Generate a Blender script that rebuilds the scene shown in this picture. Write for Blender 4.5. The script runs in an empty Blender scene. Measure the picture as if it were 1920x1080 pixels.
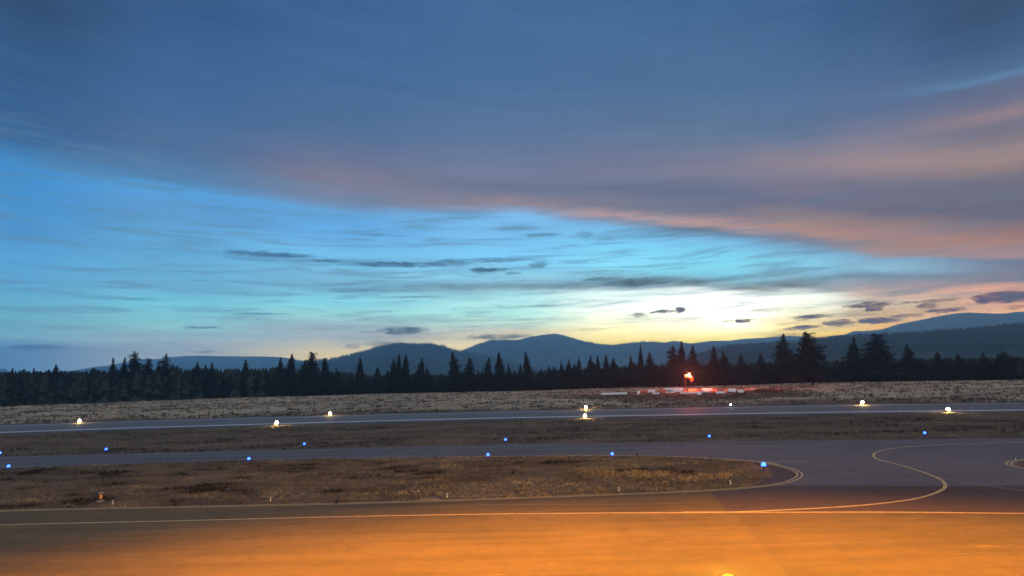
import bpy, bmesh, math, random
import numpy as np
from mathutils import Vector, Matrix

scene = bpy.context.scene
COL = scene.collection
R = math.radians

# ------------------------------------------------------------------ camera
FPX, HCAM, PITCH, ROLL = 1100.0, 8.0, R(8.5), -0.0273
CF = Vector((0, math.cos(PITCH), math.sin(PITCH)))
_U = Vector((0, -math.sin(PITCH), math.cos(PITCH)))
_R = Vector((1, 0, 0))
CR = _R * math.cos(ROLL) + _U * math.sin(ROLL)
CU = _U * math.cos(ROLL) - _R * math.sin(ROLL)
CPOS = Vector((0, 0, HCAM))
cd = bpy.data.cameras.new('camera')
cam = bpy.data.objects.new('camera', cd)
COL.objects.link(cam)
cd.sensor_width = 36
cd.angle = 2 * math.atan(960 / FPX)
cd.clip_start, cd.clip_end = 0.1, 40000
m = Matrix((CR, CU, -CF)).transposed().to_4x4()
m.translation = CPOS
cam.matrix_world = m
scene.camera = cam


def ray(x, y):
    return (CF + CR * ((x - 960) / FPX) + CU * ((540 - y) / FPX)).normalized()


def at(x, y, z=0.0):
    d = ray(x, y)
    t = (z - HCAM) / d.z
    return CPOS + d * t


def azel(x, y):
    d = ray(x, y)
    return math.degrees(math.atan2(d.x, d.y)), math.degrees(math.asin(d.z))


def horizon(x):
    lo, hi = 400.0, 1000.0
    for _ in range(40):
        mid = (lo + hi) / 2
        if ray(x, mid).z > 0: lo = mid
        else: hi = mid
    return lo


def at_dist(x, y, D):
    """point seen along a sight line at horizontal distance D"""
    d = ray(x, y)
    h = math.hypot(d.x, d.y)
    return CPOS + d * (D / h)


# ------------------------------------------------------------------ render look
scene.view_settings.view_transform = 'Standard'
scene.view_settings.look = 'None'
scene.view_settings.exposure = 0
scene.view_settings.gamma = 1
scene.view_settings.use_curve_mapping = False
scene.render.engine = 'CYCLES'
scene.cycles.use_denoising = True
scene.cycles.max_bounces = 5
scene.cycles.volume_bounces = 3
scene.cycles.sample_clamp_indirect = 3

# ------------------------------------------------------------------ haze figures (shared by sky and haze box)
SIG = 2.0e-4
HAZE_FAR = 9700.0
HAZE_TOP = 625.0
SCAT = (0.078, 0.17, 0.285)          # light the haze sends back when thick


def lin(c):
    c = c / 255.0
    return c / 12.92 if c <= 0.04045 else ((c + 0.055) / 1.055) ** 2.4


def lin3(c):
    return tuple(lin(v) for v in c)


# ------------------------------------------------------------------ sky
class NT:
    def __init__(s, tree): s.t = tree; s.n = tree.nodes; s.l = tree.links
    def new(s, typ, **k):
        n = s.n.new(typ)
        for a, b in k.items(): setattr(n, a, b)
        return n
    def put(s, sock, v):
        if isinstance(v, bpy.types.NodeSocket): s.l.new(v, sock)
        elif v is not None: sock.default_value = v
    def math(s, op, a, b=None, c=None, clamp=False):
        n = s.new('ShaderNodeMath', operation=op, use_clamp=clamp)
        s.put(n.inputs[0], a)
        if b is not None: s.put(n.inputs[1], b)
        if c is not None: s.put(n.inputs[2], c)
        return n.outputs[0]
    def vmath(s, op, a, b=None, c=None):
        n = s.new('ShaderNodeVectorMath', operation=op)
        s.put(n.inputs[0], a)
        if b is not None: s.put(n.inputs[1], b)
        if c is not None: s.put(n.inputs[2], c)
        return n.outputs['Value'] if op in ('LENGTH', 'DOT_PRODUCT', 'DISTANCE') else n.outputs[0]
    def maprange(s, v, a, b, c, d, smooth=False):
        n = s.new('ShaderNodeMapRange')
        if smooth: n.interpolation_type = 'SMOOTHSTEP'
        s.put(n.inputs[0], v)
        for i, q in enumerate((a, b, c, d)): s.put(n.inputs[i + 1], q)
        return n.outputs[0]
    def mix(s, f, a, b, mode='MIX'):
        n = s.new('ShaderNodeMix', data_type='RGBA', blend_type=mode)
        s.put(n.inputs[0], f)
        for i, q in ((6, a), (7, b)):
            s.put(n.inputs[i], q if isinstance(q, bpy.types.NodeSocket) else tuple(q) + (1,) * (4 - len(q)))
        return n.outputs[2]
    def noise(s, vec, scale=1, detail=4, rough=0.55, dist=0.0):
        n = s.new('ShaderNodeTexNoise')
        if vec is not None: s.put(n.inputs['Vector'], vec)
        n.inputs['Scale'].default_value = scale
        n.inputs['Detail'].default_value = detail
        n.inputs['Roughness'].default_value = rough
        n.inputs['Distortion'].default_value = dist
        return n.outputs['Fac']
    def comb(s, x, y, z=0.0):
        n = s.new('ShaderNodeCombineXYZ')
        for i, v in enumerate((x, y, z)): s.put(n.inputs[i], v)
        return n.outputs[0]
    def ramp(s, f, stops, interp='LINEAR'):
        n = s.new('ShaderNodeValToRGB')
        cr = n.color_ramp
        cr.interpolation = interp
        stops = sorted(stops)
        cr.elements[0].position = stops[0][0]
        cr.elements[1].position = stops[-1][0]
        for p, c in stops[1:-1]: cr.elements.new(p)
        for e, (p, c) in zip(cr.elements, stops):
            e.position = p
            e.color = tuple(c) + (1,) if len(c) == 3 else c
        s.put(n.inputs[0], f)
        return n.outputs[0]


EDGE = [(0, 285), (320, 345), (640, 388), (960, 397), (1150, 414), (1350, 431), (1500, 452), (1650, 476), (1920, 481)]   # lower border of the cloud deck
SKYCOL = {
    0: [(0, (46, 82, 122)), (60, (48, 92, 138)), (150, (52, 98, 148)), (250, (58, 108, 160)), (292, (62, 132, 190)), (340, (64, 142, 203)), (420, (74, 142, 196)),
        (480, (85, 160, 208)), (540, (95, 165, 203)), (590, (105, 172, 192)), (630, (110, 163, 183)), (655, (92, 138, 178)), (690, (98, 150, 192))],
    320: [(0, (52, 96, 148)), (100, (58, 104, 158)), (200, (64, 110, 162)), (270, (76, 115, 164)), (330, (80, 132, 182)), (352, (82, 157, 216)), (400, (90, 152, 202)),
          (470, (96, 170, 214)), (540, (106, 175, 205)), (570, (112, 194, 213)), (610, (132, 190, 195)), (640, (144, 170, 185)), (665, (157, 175, 187)), (690, (165, 180, 190))],
    640: [(0, (57, 104, 158)), (150, (65, 110, 162)), (250, (78, 116, 162)), (305, (104, 122, 158)), (338, (122, 127, 152)), (378, (112, 130, 160)), (397, (94, 160, 212)),
          (430, (96, 170, 228)), (480, (112, 190, 234)), (515, (120, 188, 220)), (540, (112, 172, 198)), (565, (132, 215, 230)), (590, (152, 215, 215)), (610, (150, 178, 187)),
          (635, (160, 175, 183)), (655, (212, 200, 168)), (675, (230, 208, 158))],
    960: [(0, (62, 110, 162)), (150, (68, 114, 164)), (250, (86, 121, 166)), (330, (110, 128, 163)), (350, (100, 119, 155)), (378, (144, 136, 152)), (390, (132, 152, 185)),
          (402, (117, 183, 232)), (440, (117, 190, 238)), (480, (122, 205, 250)), (515, (138, 210, 237)), (535, (134, 178, 197)), (555, (175, 238, 242)), (590, (182, 240, 230)),
          (610, (190, 218, 204)), (622, (198, 194, 178)), (645, (230, 214, 172))],
    1150: [(0, (62, 110, 160)), (150, (70, 115, 164)), (250, (88, 122, 164)), (325, (114, 127, 160)), (352, (96, 116, 152)), (388, (120, 126, 150)), (404, (172, 146, 148)), (413, (128, 140, 166)), (424, (116, 184, 230)),
           (460, (118, 205, 245)), (500, (132, 222, 250)), (522, (128, 185, 208)), (538, (135, 172, 188)), (552, (235, 262, 258)), (580, (262, 274, 260)), (603, (262, 264, 230)), (622, (268, 254, 195)), (642, (250, 228, 148))],
    1350: [(0, (60, 108, 158)), (150, (72, 116, 164)), (250, (90, 124, 162)), (320, (124, 129, 158)), (360, (94, 114, 150)), (402, (112, 121, 150)), (421, (194, 153, 145)), (433, (102, 122, 150)),
           (452, (114, 188, 230)), (490, (127, 225, 250)), (518, (122, 203, 228)), (538, (142, 172, 185)), (547, (275, 285, 278)), (580, (320, 320, 312)), (612, (296, 290, 245)), (642, (262, 242, 150))],
    1500: [(0, (58, 104, 154)), (140, (72, 115, 164)), (240, (86, 121, 164)), (300, (136, 136, 156)), (335, (122, 126, 154)), (380, (102, 114, 148)), (415, (142, 134, 146)), (430, (172, 146, 147)), (447, (120, 126, 150)),
           (468, (116, 170, 206)), (492, (128, 208, 236)), (516, (122, 176, 200)), (538, (140, 158, 170)), (551, (250, 262, 252)), (580, (262, 264, 240)), (600, (255, 240, 192)), (618, (275, 246, 165)), (640, (262, 222, 118))],
    1650: [(0, (54, 98, 148)), (100, (66, 108, 158)), (200, (84, 118, 164)), (285, (138, 138, 158)), (310, (150, 140, 153)), (350, (108, 119, 150)), (400, (102, 111, 143)), (415, (136, 130, 144)),
           (440, (164, 139, 146)), (462, (157, 141, 150)), (487, (122, 168, 200)), (505, (135, 186, 210)), (520, (114, 142, 166)), (540, (162, 152, 160)), (555, (210, 184, 168)), (572, (212, 198, 178)),
           (600, (236, 192, 150)), (625, (262, 206, 122))],
    1920: [(0, (48, 86, 126)), (60, (54, 96, 142)), (118, (72, 112, 156)), (132, (85, 136, 182)), (148, (86, 112, 152)), (175, (98, 115, 150)), (205, (140, 134, 152)), (230, (106, 119, 148)), (290, (154, 142, 148)),
           (340, (102, 114, 143)), (400, (98, 109, 138)), (450, (160, 134, 141)), (470, (168, 138, 141)), (492, (104, 122, 150)), (530, (126, 127, 146)), (545, (235, 174, 150)), (575, (245, 182, 150)), (590, (252, 190, 150))],
}
# small clouds: x, y, half width, half height, strength, softness 0..1
CLOUDS = [
    (503, 477, 92, 5.5, .62, .5), (478, 485, 70, 6, .28, 1), (755, 496, 130, 5.5, .66, .5), (612, 489, 34, 4, .6, .5), (846, 493, 36, 9, .55, .7), (914, 506, 40, 4.5, .66, .5), (960, 512, 20, 3, .5, .6),
    (924, 487, 80, 4.5, .42, .7), (1010, 496, 20, 7, .55, .7), (1085, 491, 60, 4, .28, 1), (1200, 529, 105, 10, .6, .7), (1128, 524, 46, 5, .5, .7), (1300, 529, 36, 9, .5, .8),
    (880, 539, 150, 12, .32, 1), (1050, 537, 130, 10, .34, 1), (700, 545, 120, 5, .3, 1), (780, 557, 90, 4, .26, 1), (490, 588, 60, 2.4, .45, .6), (384, 614, 38, 1.8, .5, .5), (68, 651, 70, 6, .45, .8), (387, 659, 27, 2.4, .42, .6), (250, 560, 100, 4, .22, 1),
    (756, 620, 46, 8, .62, .4), (702, 623, 34, 3.4, .3, 1), (934, 631, 64, 5.5, .62, .4), (722, 645, 40, 6, .5, .6), (664, 649, 16, 6, .42, .9), (983, 575, 110, 2.4, .36, .8), (1000, 599, 120, 3.4, .3, 1), (1110, 617, 70, 3, .3, 1),
    (1244, 584, 26, 3, .86, .4), (1277, 581, 16, 5, .9, .4), (1198, 591, 17, 4.5, .6, .7), (1393, 602, 17, 4.5, .9, .4), (1366, 602, 10, 2, .6, .6), (1427, 582, 52, 7, .42, 1), (1440, 600, 60, 8, .2, 1),
    (1626, 572, 48, 6.5, .8, .4), (1640, 578, 20, 6, .66, .5), (1520, 594, 44, 4, .76, .4), (1500, 600, 18, 4.5, .5, .7), (1571, 605, 34, 6.5, .74, .4), (1643, 601, 40, 6.5, .74, .4), (1506, 614, 32, 4, .74, .4), (1472, 617, 20, 2.4, .6, .6),
    (1484, 628, 50, 2.8, .55, .5), (1547, 632, 30, 2.4, .45, .6), (1736, 573, 26, 6.5, .66, .4), (1773, 582, 44, 4.6, .64, .4), (1701, 591, 32, 4.6, .6, .5), (1740, 565, 76, 3.4, .55, .6), (1886, 557, 70, 12, .8, .35), (1905, 576, 22, 5, .5, .7),
    (1450, 537, 130, 12, .4, 1), (719, 441, 60, 2.6, .34, .8), (1017, 441, 46, 3.4, .4, .7), (1096, 440, 18, 9, .32, 1), (880, 403, 70, 11, .22, 1), (969, 427, 46, 12, .22, 1), (1240, 437, 160, 8, .28, 1), (1560, 520, 110, 7, .3, 1), (1330, 470, 40, 5, .15, 1),
    (1600, 588, 150, 12, .28, 1), (1760, 574, 150, 11, .28, 1), (700, 493, 220, 9, .24, 1), (1230, 532, 190, 12, .26, 1), (900, 510, 110, 8, .22, 1), (500, 480, 120, 9, .2, 1), (740, 634, 120, 8, .22, 1), (1500, 606, 90, 9, .22, 1),
]

world = bpy.data.worlds.new('World')
scene.world = world
world.use_nodes = True
world.cycles.sampling_method = 'MANUAL'
world.cycles.sample_map_resolution = 1024
w = NT(world.node_tree)
w.n.clear()
tc = w.new('ShaderNodeTexCoord').outputs['Generated']
sep = w.new('ShaderNodeSeparateXYZ')
w.put(sep.inputs[0], tc)
az = w.math('MULTIPLY', w.math('ARCTAN2', sep.outputs[0], sep.outputs[1]), 180 / math.pi)
el = w.math('MULTIPLY', w.math('ARCSINE', sep.outputs[2]), 180 / math.pi)
AZ0, AZ1, ELMAX, TE = -45.0, 45.0, 36.0, 0.62
azn = w.maprange(az, AZ0, AZ1, 0, 1)
# broad, stretched drift of the layers
pv = w.comb(w.math('MULTIPLY', az, 0.055), w.math('MULTIPLY', w.math('ADD', el, w.math('MULTIPLY', az, 0.05)), 0.42), 0)
n1 = w.noise(pv, 1.0, 6, 0.6, 0.4)
n2 = w.noise(w.comb(w.math('MULTIPLY', az, 0.16), w.math('MULTIPLY', el, 1.9), 4.0), 1.0, 5, 0.62, 0.3)
elw = w.math('ADD', el, w.math('ADD', w.math('MULTIPLY', w.math('SUBTRACT', n1, 0.5), w.maprange(el, 1, 14, .4, 1.3)), w.math('MULTIPLY', w.math('SUBTRACT', n2, 0.5), 0.9)))
edge = w.ramp(azn, [((azel(x, y)[0] - AZ0) / (AZ1 - AZ0), (azel(x, y)[1] / ELMAX,) * 3) for x, y in EDGE])
edge = w.math('MULTIPLY', edge, ELMAX)
tlow = w.math('MULTIPLY', w.math('DIVIDE', elw, edge), TE)
thigh = w.math('ADD', TE, w.math('MULTIPLY', w.math('DIVIDE', w.math('SUBTRACT', elw, edge), w.math('SUBTRACT', ELMAX, edge)), 1 - TE))
t = w.math('MINIMUM', tlow, thigh)
t = w.math('ADD', w.math('MULTIPLY', w.math('LESS_THAN', elw, edge), w.math('SUBTRACT', tlow, thigh)), thigh)


def tval(x, y):
    ee = [e for e in EDGE if e[0] == x][0]
    E = azel(*ee)[1]
    e = azel(x, y)[1]
    return TE * e / E if e < E else TE + (1 - TE) * (e - E) / (ELMAX - E)


def deckgrey(x, y, c):
    if y < [e for e in EDGE if e[0] == x][0][1] - 12:
        c = (c[0] * .96 + 9, c[1] * .96, c[2] * .94 - 4)
    elif max(c) < 256:
        c = (c[0] * .94 + 12, c[1] * .94 + 12, c[2] * .94 + 14)
    return lin3(c)


cols = sorted(SKYCOL)
cur = None
for i, x in enumerate(cols):
    c = w.ramp(t, [(min(1, max(0, tval(x, y))), deckgrey(x, y, rgb)) for y, rgb in SKYCOL[x]])
    if cur is None: cur = c
    else:
        a0, a1 = azel(cols[i - 1], 450)[0], azel(x, 450)[0]
        cur = w.mix(w.maprange(az, a0, a1, 0, 1, True), cur, c)
# fine wisps in the clear band below the deck, long streaks in the deck
n3 = w.noise(w.comb(w.math('MULTIPLY', az, 0.11), w.math('MULTIPLY', w.math('SUBTRACT', el, w.math('MULTIPLY', az, 0.01)), 1.5), 9.0), 1.0, 8, 0.66, 0.8)
wis = w.maprange(n3, 0.45, 0.66, 0, 0.95, True)
band = w.math('MULTIPLY', w.maprange(t, 0.10, 0.26, 0.2, 1, True), w.maprange(t, TE - .02, TE + .12, 1, 0.12, True))
cur = w.mix(w.math('MULTIPLY', wis, band), cur, w.mix(0.55, cur, lin3((95, 130, 155)), 'MIX'))
wl = w.maprange(w.noise(w.comb(w.math('MULTIPLY', az, 0.05), w.math('MULTIPLY', w.math('ADD', el, w.math('MULTIPLY', az, 0.08)), 0.8), 2.0), 1.0, 7, 0.6, 0.5), 0.35, 0.7, 0.95, 1.05)
cur = w.mix(1.0, cur, w.comb(wl, wl, wl), 'MULTIPLY')
# small clouds
wn = w.noise(w.comb(w.math('MULTIPLY', az, 1.1), w.math('MULTIPLY', el, 3.4), 0), 1.0, 9, 0.78)
wn2 = w.noise(w.comb(w.math('MULTIPLY', az, 0.9), w.math('MULTIPLY', el, 2.6), 7.7), 1.0, 6, 0.62)
pc = w.comb(w.math('ADD', az, w.math('MULTIPLY', w.math('SUBTRACT', wn2, 0.5), 2.6)),
            w.math('ADD', el, w.math('MULTIPLY', w.math('SUBTRACT', wn, 0.5), 1.0)), 0)
cov = None
for x, y, rx, ry, st, so in CLOUDS:
    a, e = azel(x, y)
    a2 = azel(x + rx, y)[0] - a
    e2 = azel(x, y - ry)[1] - e
    slope = R(0) + (azel(x + rx, y)[1] - e) / max(a2, .01)
    v = w.vmath('MULTIPLY_ADD', pc, (1 / a2, 1 / e2, 0), (-a / a2, -e / e2, 0))
    f = w.maprange(w.vmath('LENGTH', v), 1.25, max(0.05, 0.85 - 0.7 * so), 0, min(.96, st * (1.18 if so < .9 else 1.12)), True)
    cov = f if cov is None else w.math('MAXIMUM', cov, f)
cov = w.math('MULTIPLY', cov, w.math('MULTIPLY', w.maprange(n2, 0.25, 0.6, 0.75, 1.15), w.maprange(wn2, 0.3, 0.58, 0.55, 1.12)))
ccol = w.ramp(azn, [(0.1, lin3((56, 96, 138))), (0.5, lin3((62, 92, 116))), (0.72, lin3((50, 66, 76))), (0.86, lin3((68, 74, 98))), (0.95, lin3((62, 72, 108)))])
cur = w.mix(w.math('MINIMUM', cov, 0.93), cur, ccol)
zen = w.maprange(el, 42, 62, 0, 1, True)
cur = w.mix(zen, cur, (0.15, 0.31, 0.62))  # unseen zenith, brightened to add blue light to haze and ground
# unseen sky behind the camera, made bright to light the ground; greyer and warmer
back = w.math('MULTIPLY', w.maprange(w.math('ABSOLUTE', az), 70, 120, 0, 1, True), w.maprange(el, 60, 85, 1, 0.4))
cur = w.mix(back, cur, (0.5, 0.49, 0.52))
# what the haze takes away and adds along each sight line
sn = w.math('MAXIMUM', sep.outputs[2], 0.004)
path = w.math('MINIMUM', HAZE_FAR, w.math('DIVIDE', HAZE_TOP - HCAM, sn))
tr = w.math('EXPONENT', w.math('MULTIPLY', path, -SIG))
itr = w.math('DIVIDE', 1.0, tr)
sub = w.vmath('SCALE', w.comb(*SCAT), None)
w.put(sub.node.inputs['Scale'], w.math('SUBTRACT', 1.0, tr))
wv = w.vmath('SUBTRACT', cur, sub)
wv = w.vmath('MAXIMUM', wv, (0.004, 0.008, 0.015))
sc = w.vmath('SCALE', wv, None)
w.put(sc.node.inputs['Scale'], itr)
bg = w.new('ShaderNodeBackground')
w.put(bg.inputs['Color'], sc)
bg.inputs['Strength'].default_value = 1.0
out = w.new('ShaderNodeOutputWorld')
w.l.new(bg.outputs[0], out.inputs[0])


# ------------------------------------------------------------------ helpers
def tag(o, label=None, cat=None, group=None, kind=None):
    if label: o['label'] = label
    if cat: o['category'] = cat
    if group: o['group'] = group
    if kind: o['kind'] = kind
    return o


def empty(name, loc, rz=0.0):
    o = bpy.data.objects.new(name, None)
    COL.objects.link(o)
    o.location = loc
    o.rotation_euler = (0, 0, rz)
    o.empty_display_size = 0.3
    return o


def link_bm(name, bm, mat, parent=None, smooth=False):
    me = bpy.data.meshes.new(name)
    bm.to_mesh(me)
    bm.free()
    return link_me(name, me, mat, parent, smooth)


def link_me(name, me, mat, parent=None, smooth=False):
    if mat: me.materials.append(mat)
    if smooth:
        me.polygons.foreach_set('use_smooth', [True] * len(me.polygons))
    o = bpy.data.objects.new(name, me)
    COL.objects.link(o)
    if parent: o.parent = parent
    return o


def np_mesh(name, verts, faces, nper, mat, parent=None, attr=None):
    """verts (n,3), faces flat index array with nper corners each"""
    verts = np.asarray(verts, np.float32)
    faces = np.asarray(faces, np.int32).reshape(-1, nper)
    me = bpy.data.meshes.new(name)
    me.vertices.add(len(verts))
    me.vertices.foreach_set('co', verts.ravel())
    me.loops.add(faces.size)
    me.loops.foreach_set('vertex_index', faces.ravel())
    me.polygons.add(len(faces))
    me.polygons.foreach_set('loop_start', np.arange(0, faces.size, nper, dtype=np.int32))
    me.update(calc_edges=True)
    if attr is not None:
        a = me.attributes.new('tint', 'FLOAT', 'POINT')
        a.data.foreach_set('value', np.asarray(attr, np.float32))
    me.validate()
    return link_me(name, me, mat, parent)


def cyl(bm, p0, p1, r0, r1, n=10, caps=True):
    p0, p1 = Vector(p0), Vector(p1)
    d = p1 - p0
    r = bmesh.ops.create_cone(bm, cap_ends=caps, segments=n, radius1=r0, radius2=r1, depth=d.length)
    q = d.to_track_quat('Z', 'Y').to_matrix().to_4x4()
    q.translation = (p0 + p1) / 2
    bmesh.ops.transform(bm, matrix=q, verts=r['verts'])
    return r['verts']


def ball(bm, c, r, sz=1.0, u=14, v=8):
    q = bmesh.ops.create_uvsphere(bm, u_segments=u, v_segments=v, radius=r)
    bmesh.ops.transform(bm, matrix=Matrix.Translation(c) @ Matrix.Diagonal((1, 1, sz, 1)), verts=q['verts'])
    return q['verts']


def box(bm, c, s, bev=0.0, rot=None):
    q = bmesh.ops.create_cube(bm, size=1)
    M = Matrix.Translation(c) @ (rot.to_4x4() if rot else Matrix.Identity(4)) @ Matrix.Diagonal((s[0], s[1], s[2], 1))
    bmesh.ops.transform(bm, matrix=M, verts=q['verts'])
    if bev:
        ed = list({e for v in q['verts'] for e in v.link_edges})
        bmesh.ops.bevel(bm, geom=ed, offset=bev, segments=2, affect='EDGES')


def copy_tree(o, parent=None):
    c = o.copy()
    COL.objects.link(c)
    if parent:
        c.parent = parent
    for ch in list(o.children):
        copy_tree(ch, c)
    return c


def vnoise(x, y, seed=0):
    """2-D value noise 0..1 on numpy arrays"""
    rs = np.random.RandomState(seed)
    tab = rs.rand(256, 256)
    xi, yi = np.floor(x).astype(int), np.floor(y).astype(int)
    fx, fy = x - xi, y - yi
    fx, fy = fx * fx * (3 - 2 * fx), fy * fy * (3 - 2 * fy)
    g = lambda i, j: tab[i % 256, j % 256]
    return (g(xi, yi) * (1 - fx) + g(xi + 1, yi) * fx) * (1 - fy) + (g(xi, yi + 1) * (1 - fx) + g(xi + 1, yi + 1) * fx) * fy


def fbm(x, y, seed=0, n=4):
    s, a, tot = 0, 1.0, 0
    for i in range(n):
        s = s + a * vnoise(x * 2 ** i + 17 * i, y * 2 ** i + 31 * i, seed + i)
        tot += a
        a *= .5
    return s / tot


def spline(pts, n=8):
    """Catmull-Rom through 2-D/3-D points"""
    P = [Vector(p) for p in pts]
    P = [P[0] * 2 - P[1]] + P + [P[-1] * 2 - P[-2]]
    o = []
    for i in range(1, len(P) - 2):
        a, b, c, d = P[i - 1:i + 3]
        for k in range(n):
            s = k / n
            o.append(0.5 * ((2 * b) + (c - a) * s + (2 * a - 5 * b + 4 * c - d) * s * s + (3 * b - a - 3 * c + d) * s ** 3))
    o.append(P[-2])
    return o


def ground_line(px, z=0.0, n=8):
    return [at(p.x, p.y, 0) + Vector((0, 0, z)) for p in spline([Vector((x, y)) for x, y in px], n)]


# ------------------------------------------------------------------ materials
def mat(name):
    mm = bpy.data.materials.new(name)
    mm.use_nodes = True
    k = NT(mm.node_tree)
    b = k.n['Principled BSDF']
    return mm, k, b


def simple(name, col, rough=0.6, metal=0.0, var=0.12, scale=8.0, emis=None, est=0.0):
    mm, k, b = mat(name)
    g = k.new('ShaderNodeTexCoord').outputs['Object']
    n = k.noise(g, scale, 5, 0.6)
    c = k.mix(k.maprange(n, 0.3, 0.7, 0, 1), tuple(v * (1 - var) for v in col), tuple(min(1, v * (1 + var)) for v in col))
    k.put(b.inputs['Base Color'], c)
    b.inputs['Roughness'].default_value = rough
    b.inputs['Metallic'].default_value = metal
    if emis:
        b.inputs['Emission Color'].default_value = tuple(emis) + (1,)
        b.inputs['Emission Strength'].default_value = est
    return mm


def wcoord(k):
    return k.new('ShaderNodeNewGeometry').outputs['Position']


def asphalt(name, dark, light, rough=0.62, streak=0.35, warm=None):
    mm, k, b = mat(name)
    p = wcoord(k)
    big = k.noise(p, 0.09, 5, 0.6)
    mid = k.noise(p, 0.9, 6, 0.65)
    fine = k.noise(p, 14, 4, 0.7)
    sm = k.new('ShaderNodeMapping')
    k.put(sm.inputs[0], p)
    sm.inputs['Scale'].default_value = (0.06, 1.1, 1)
    st = k.noise(sm.outputs[0], 1.0, 6, 0.6, 0.3)
    f = k.math('ADD', k.math('MULTIPLY', big, 0.35), k.math('ADD', k.math('MULTIPLY', mid, 0.2), k.math('ADD', k.math('MULTIPLY', fine, 0.2), k.math('MULTIPLY', st, streak))))
    c = k.mix(k.maprange(f, 0.42, 0.68, 0, 1), dark, light)
    # scattered pale scuffs
    sc_ = k.new('ShaderNodeMapping')
    k.put(sc_.inputs[0], p)
    sc_.inputs['Scale'].default_value = (0.35, 2.6, 1)
    sp = k.maprange(k.noise(sc_.outputs[0], 1.2, 6, 0.72), 0.6, 0.74, 0, 0.7)
    c = k.mix(sp, c, tuple(min(1, v * 1.9) for v in light))
    oil = k.maprange(k.noise(p, 0.45, 3, 0.5), 0.64, 0.74, 0, 0.4)
    c = k.mix(oil, c, tuple(v * .45 for v in dark))
    k.put(b.inputs['Base Color'], c)
    b.inputs['Roughness'].default_value = rough
    b.inputs['Specular IOR Level'].default_value = 0.3
    bp = k.new('ShaderNodeBump')
    bp.inputs['Strength'].default_value = 0.5
    bp.inputs['Distance'].default_value = 0.02
    k.put(bp.inputs['Height'], k.noise(p, 30, 4, 0.7))
    k.l.new(bp.outputs[0], b.inputs['Normal'])
    return mm


def paint(name, col, wear=0.35):
    mm, k, b = mat(name)
    p = wcoord(k)
    n = k.maprange(k.noise(p, 2.2, 6, 0.7), 0.42, 0.7, 0, 1)
    c = k.mix(k.math('MULTIPLY', n, wear), col, (0.06, 0.06, 0.06))
    k.put(b.inputs['Base Color'], c)
    b.inputs['Roughness'].default_value = 0.6
    return mm


def turf_mat():
    mm, k, b = mat('dry_turf')
    p = wcoord(k)
    s = k.new('ShaderNodeSeparateXYZ')
    k.put(s.inputs[0], p)
    a = k.noise(p, 0.16, 6, 0.65, 0.4)
    f = k.noise(p, 1.6, 6, 0.7)
    q = k.noise(p, 9, 4, 0.7)
    mx = k.math('ADD', k.math('MULTIPLY', a, 0.45), k.math('ADD', k.math('MULTIPLY', f, 0.35), k.math('MULTIPLY', q, 0.2)))
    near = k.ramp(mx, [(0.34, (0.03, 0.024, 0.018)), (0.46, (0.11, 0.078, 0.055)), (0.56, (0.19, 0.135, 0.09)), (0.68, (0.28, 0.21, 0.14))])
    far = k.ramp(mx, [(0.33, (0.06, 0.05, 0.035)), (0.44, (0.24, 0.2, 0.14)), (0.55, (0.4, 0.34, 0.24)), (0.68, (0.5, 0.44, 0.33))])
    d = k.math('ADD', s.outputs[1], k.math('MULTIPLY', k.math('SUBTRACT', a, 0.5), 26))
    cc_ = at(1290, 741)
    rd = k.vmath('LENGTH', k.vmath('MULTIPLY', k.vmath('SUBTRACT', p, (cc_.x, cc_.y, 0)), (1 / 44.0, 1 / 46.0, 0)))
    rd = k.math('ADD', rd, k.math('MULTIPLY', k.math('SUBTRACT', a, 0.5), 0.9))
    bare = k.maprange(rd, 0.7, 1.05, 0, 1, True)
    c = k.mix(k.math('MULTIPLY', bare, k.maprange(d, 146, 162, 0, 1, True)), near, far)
    k.put(b.inputs['Base Color'], c)
    b.inputs['Roughness'].default_value = 0.95
    b.inputs['Specular IOR Level'].default_value = 0.1
    bp = k.new('ShaderNodeBump')
    bp.inputs['Strength'].default_value = 0.9
    bp.inputs['Distance'].default_value = 0.2
    k.put(bp.inputs['Height'], k.noise(p, 2.5, 6, 0.75))
    k.l.new(bp.outputs[0], b.inputs['Normal'])
    return mm


def tint_mat(name, stops, rough=0.95):
    mm, k, b = mat(name)
    a = k.new('ShaderNodeAttribute', attribute_name='tint')
    k.put(b.inputs['Base Color'], k.ramp(a.outputs['Fac'], stops))
    b.inputs['Roughness'].default_value = rough
    b.inputs['Specular IOR Level'].default_value = 0.15
    return mm


M = {}
M['turf'] = turf_mat()
M['runway'] = asphalt('runway_asphalt', (0.11, 0.1, 0.096), (0.175, 0.16, 0.152), 0.72, 0.4)
M['taxi'] = asphalt('taxiway_asphalt', (0.10, 0.08, 0.08), (0.17, 0.135, 0.13), 0.78, 0.4)
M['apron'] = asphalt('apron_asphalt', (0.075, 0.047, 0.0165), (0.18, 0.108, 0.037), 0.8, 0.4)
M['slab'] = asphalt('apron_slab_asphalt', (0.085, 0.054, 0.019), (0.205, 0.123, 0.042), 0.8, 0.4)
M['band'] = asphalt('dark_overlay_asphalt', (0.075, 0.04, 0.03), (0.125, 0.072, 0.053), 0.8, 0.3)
M['shoulder'] = asphalt('shoulder_gravel', (0.05, 0.045, 0.045), (0.12, 0.105, 0.1), 0.9, 0.3)
M['yellow'] = paint('yellow_paint', (0.7, 0.45, 0.16), 0.6)
M['faded'] = paint('faded_yellow_paint', (0.3, 0.23, 0.17), 0.6)
M['scuff'] = paint('pale_scuff', (0.17, 0.14, 0.13), 0.7)
M['joint'] = paint('sealed_joint', (0.085, 0.055, 0.021), 0.3)
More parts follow.
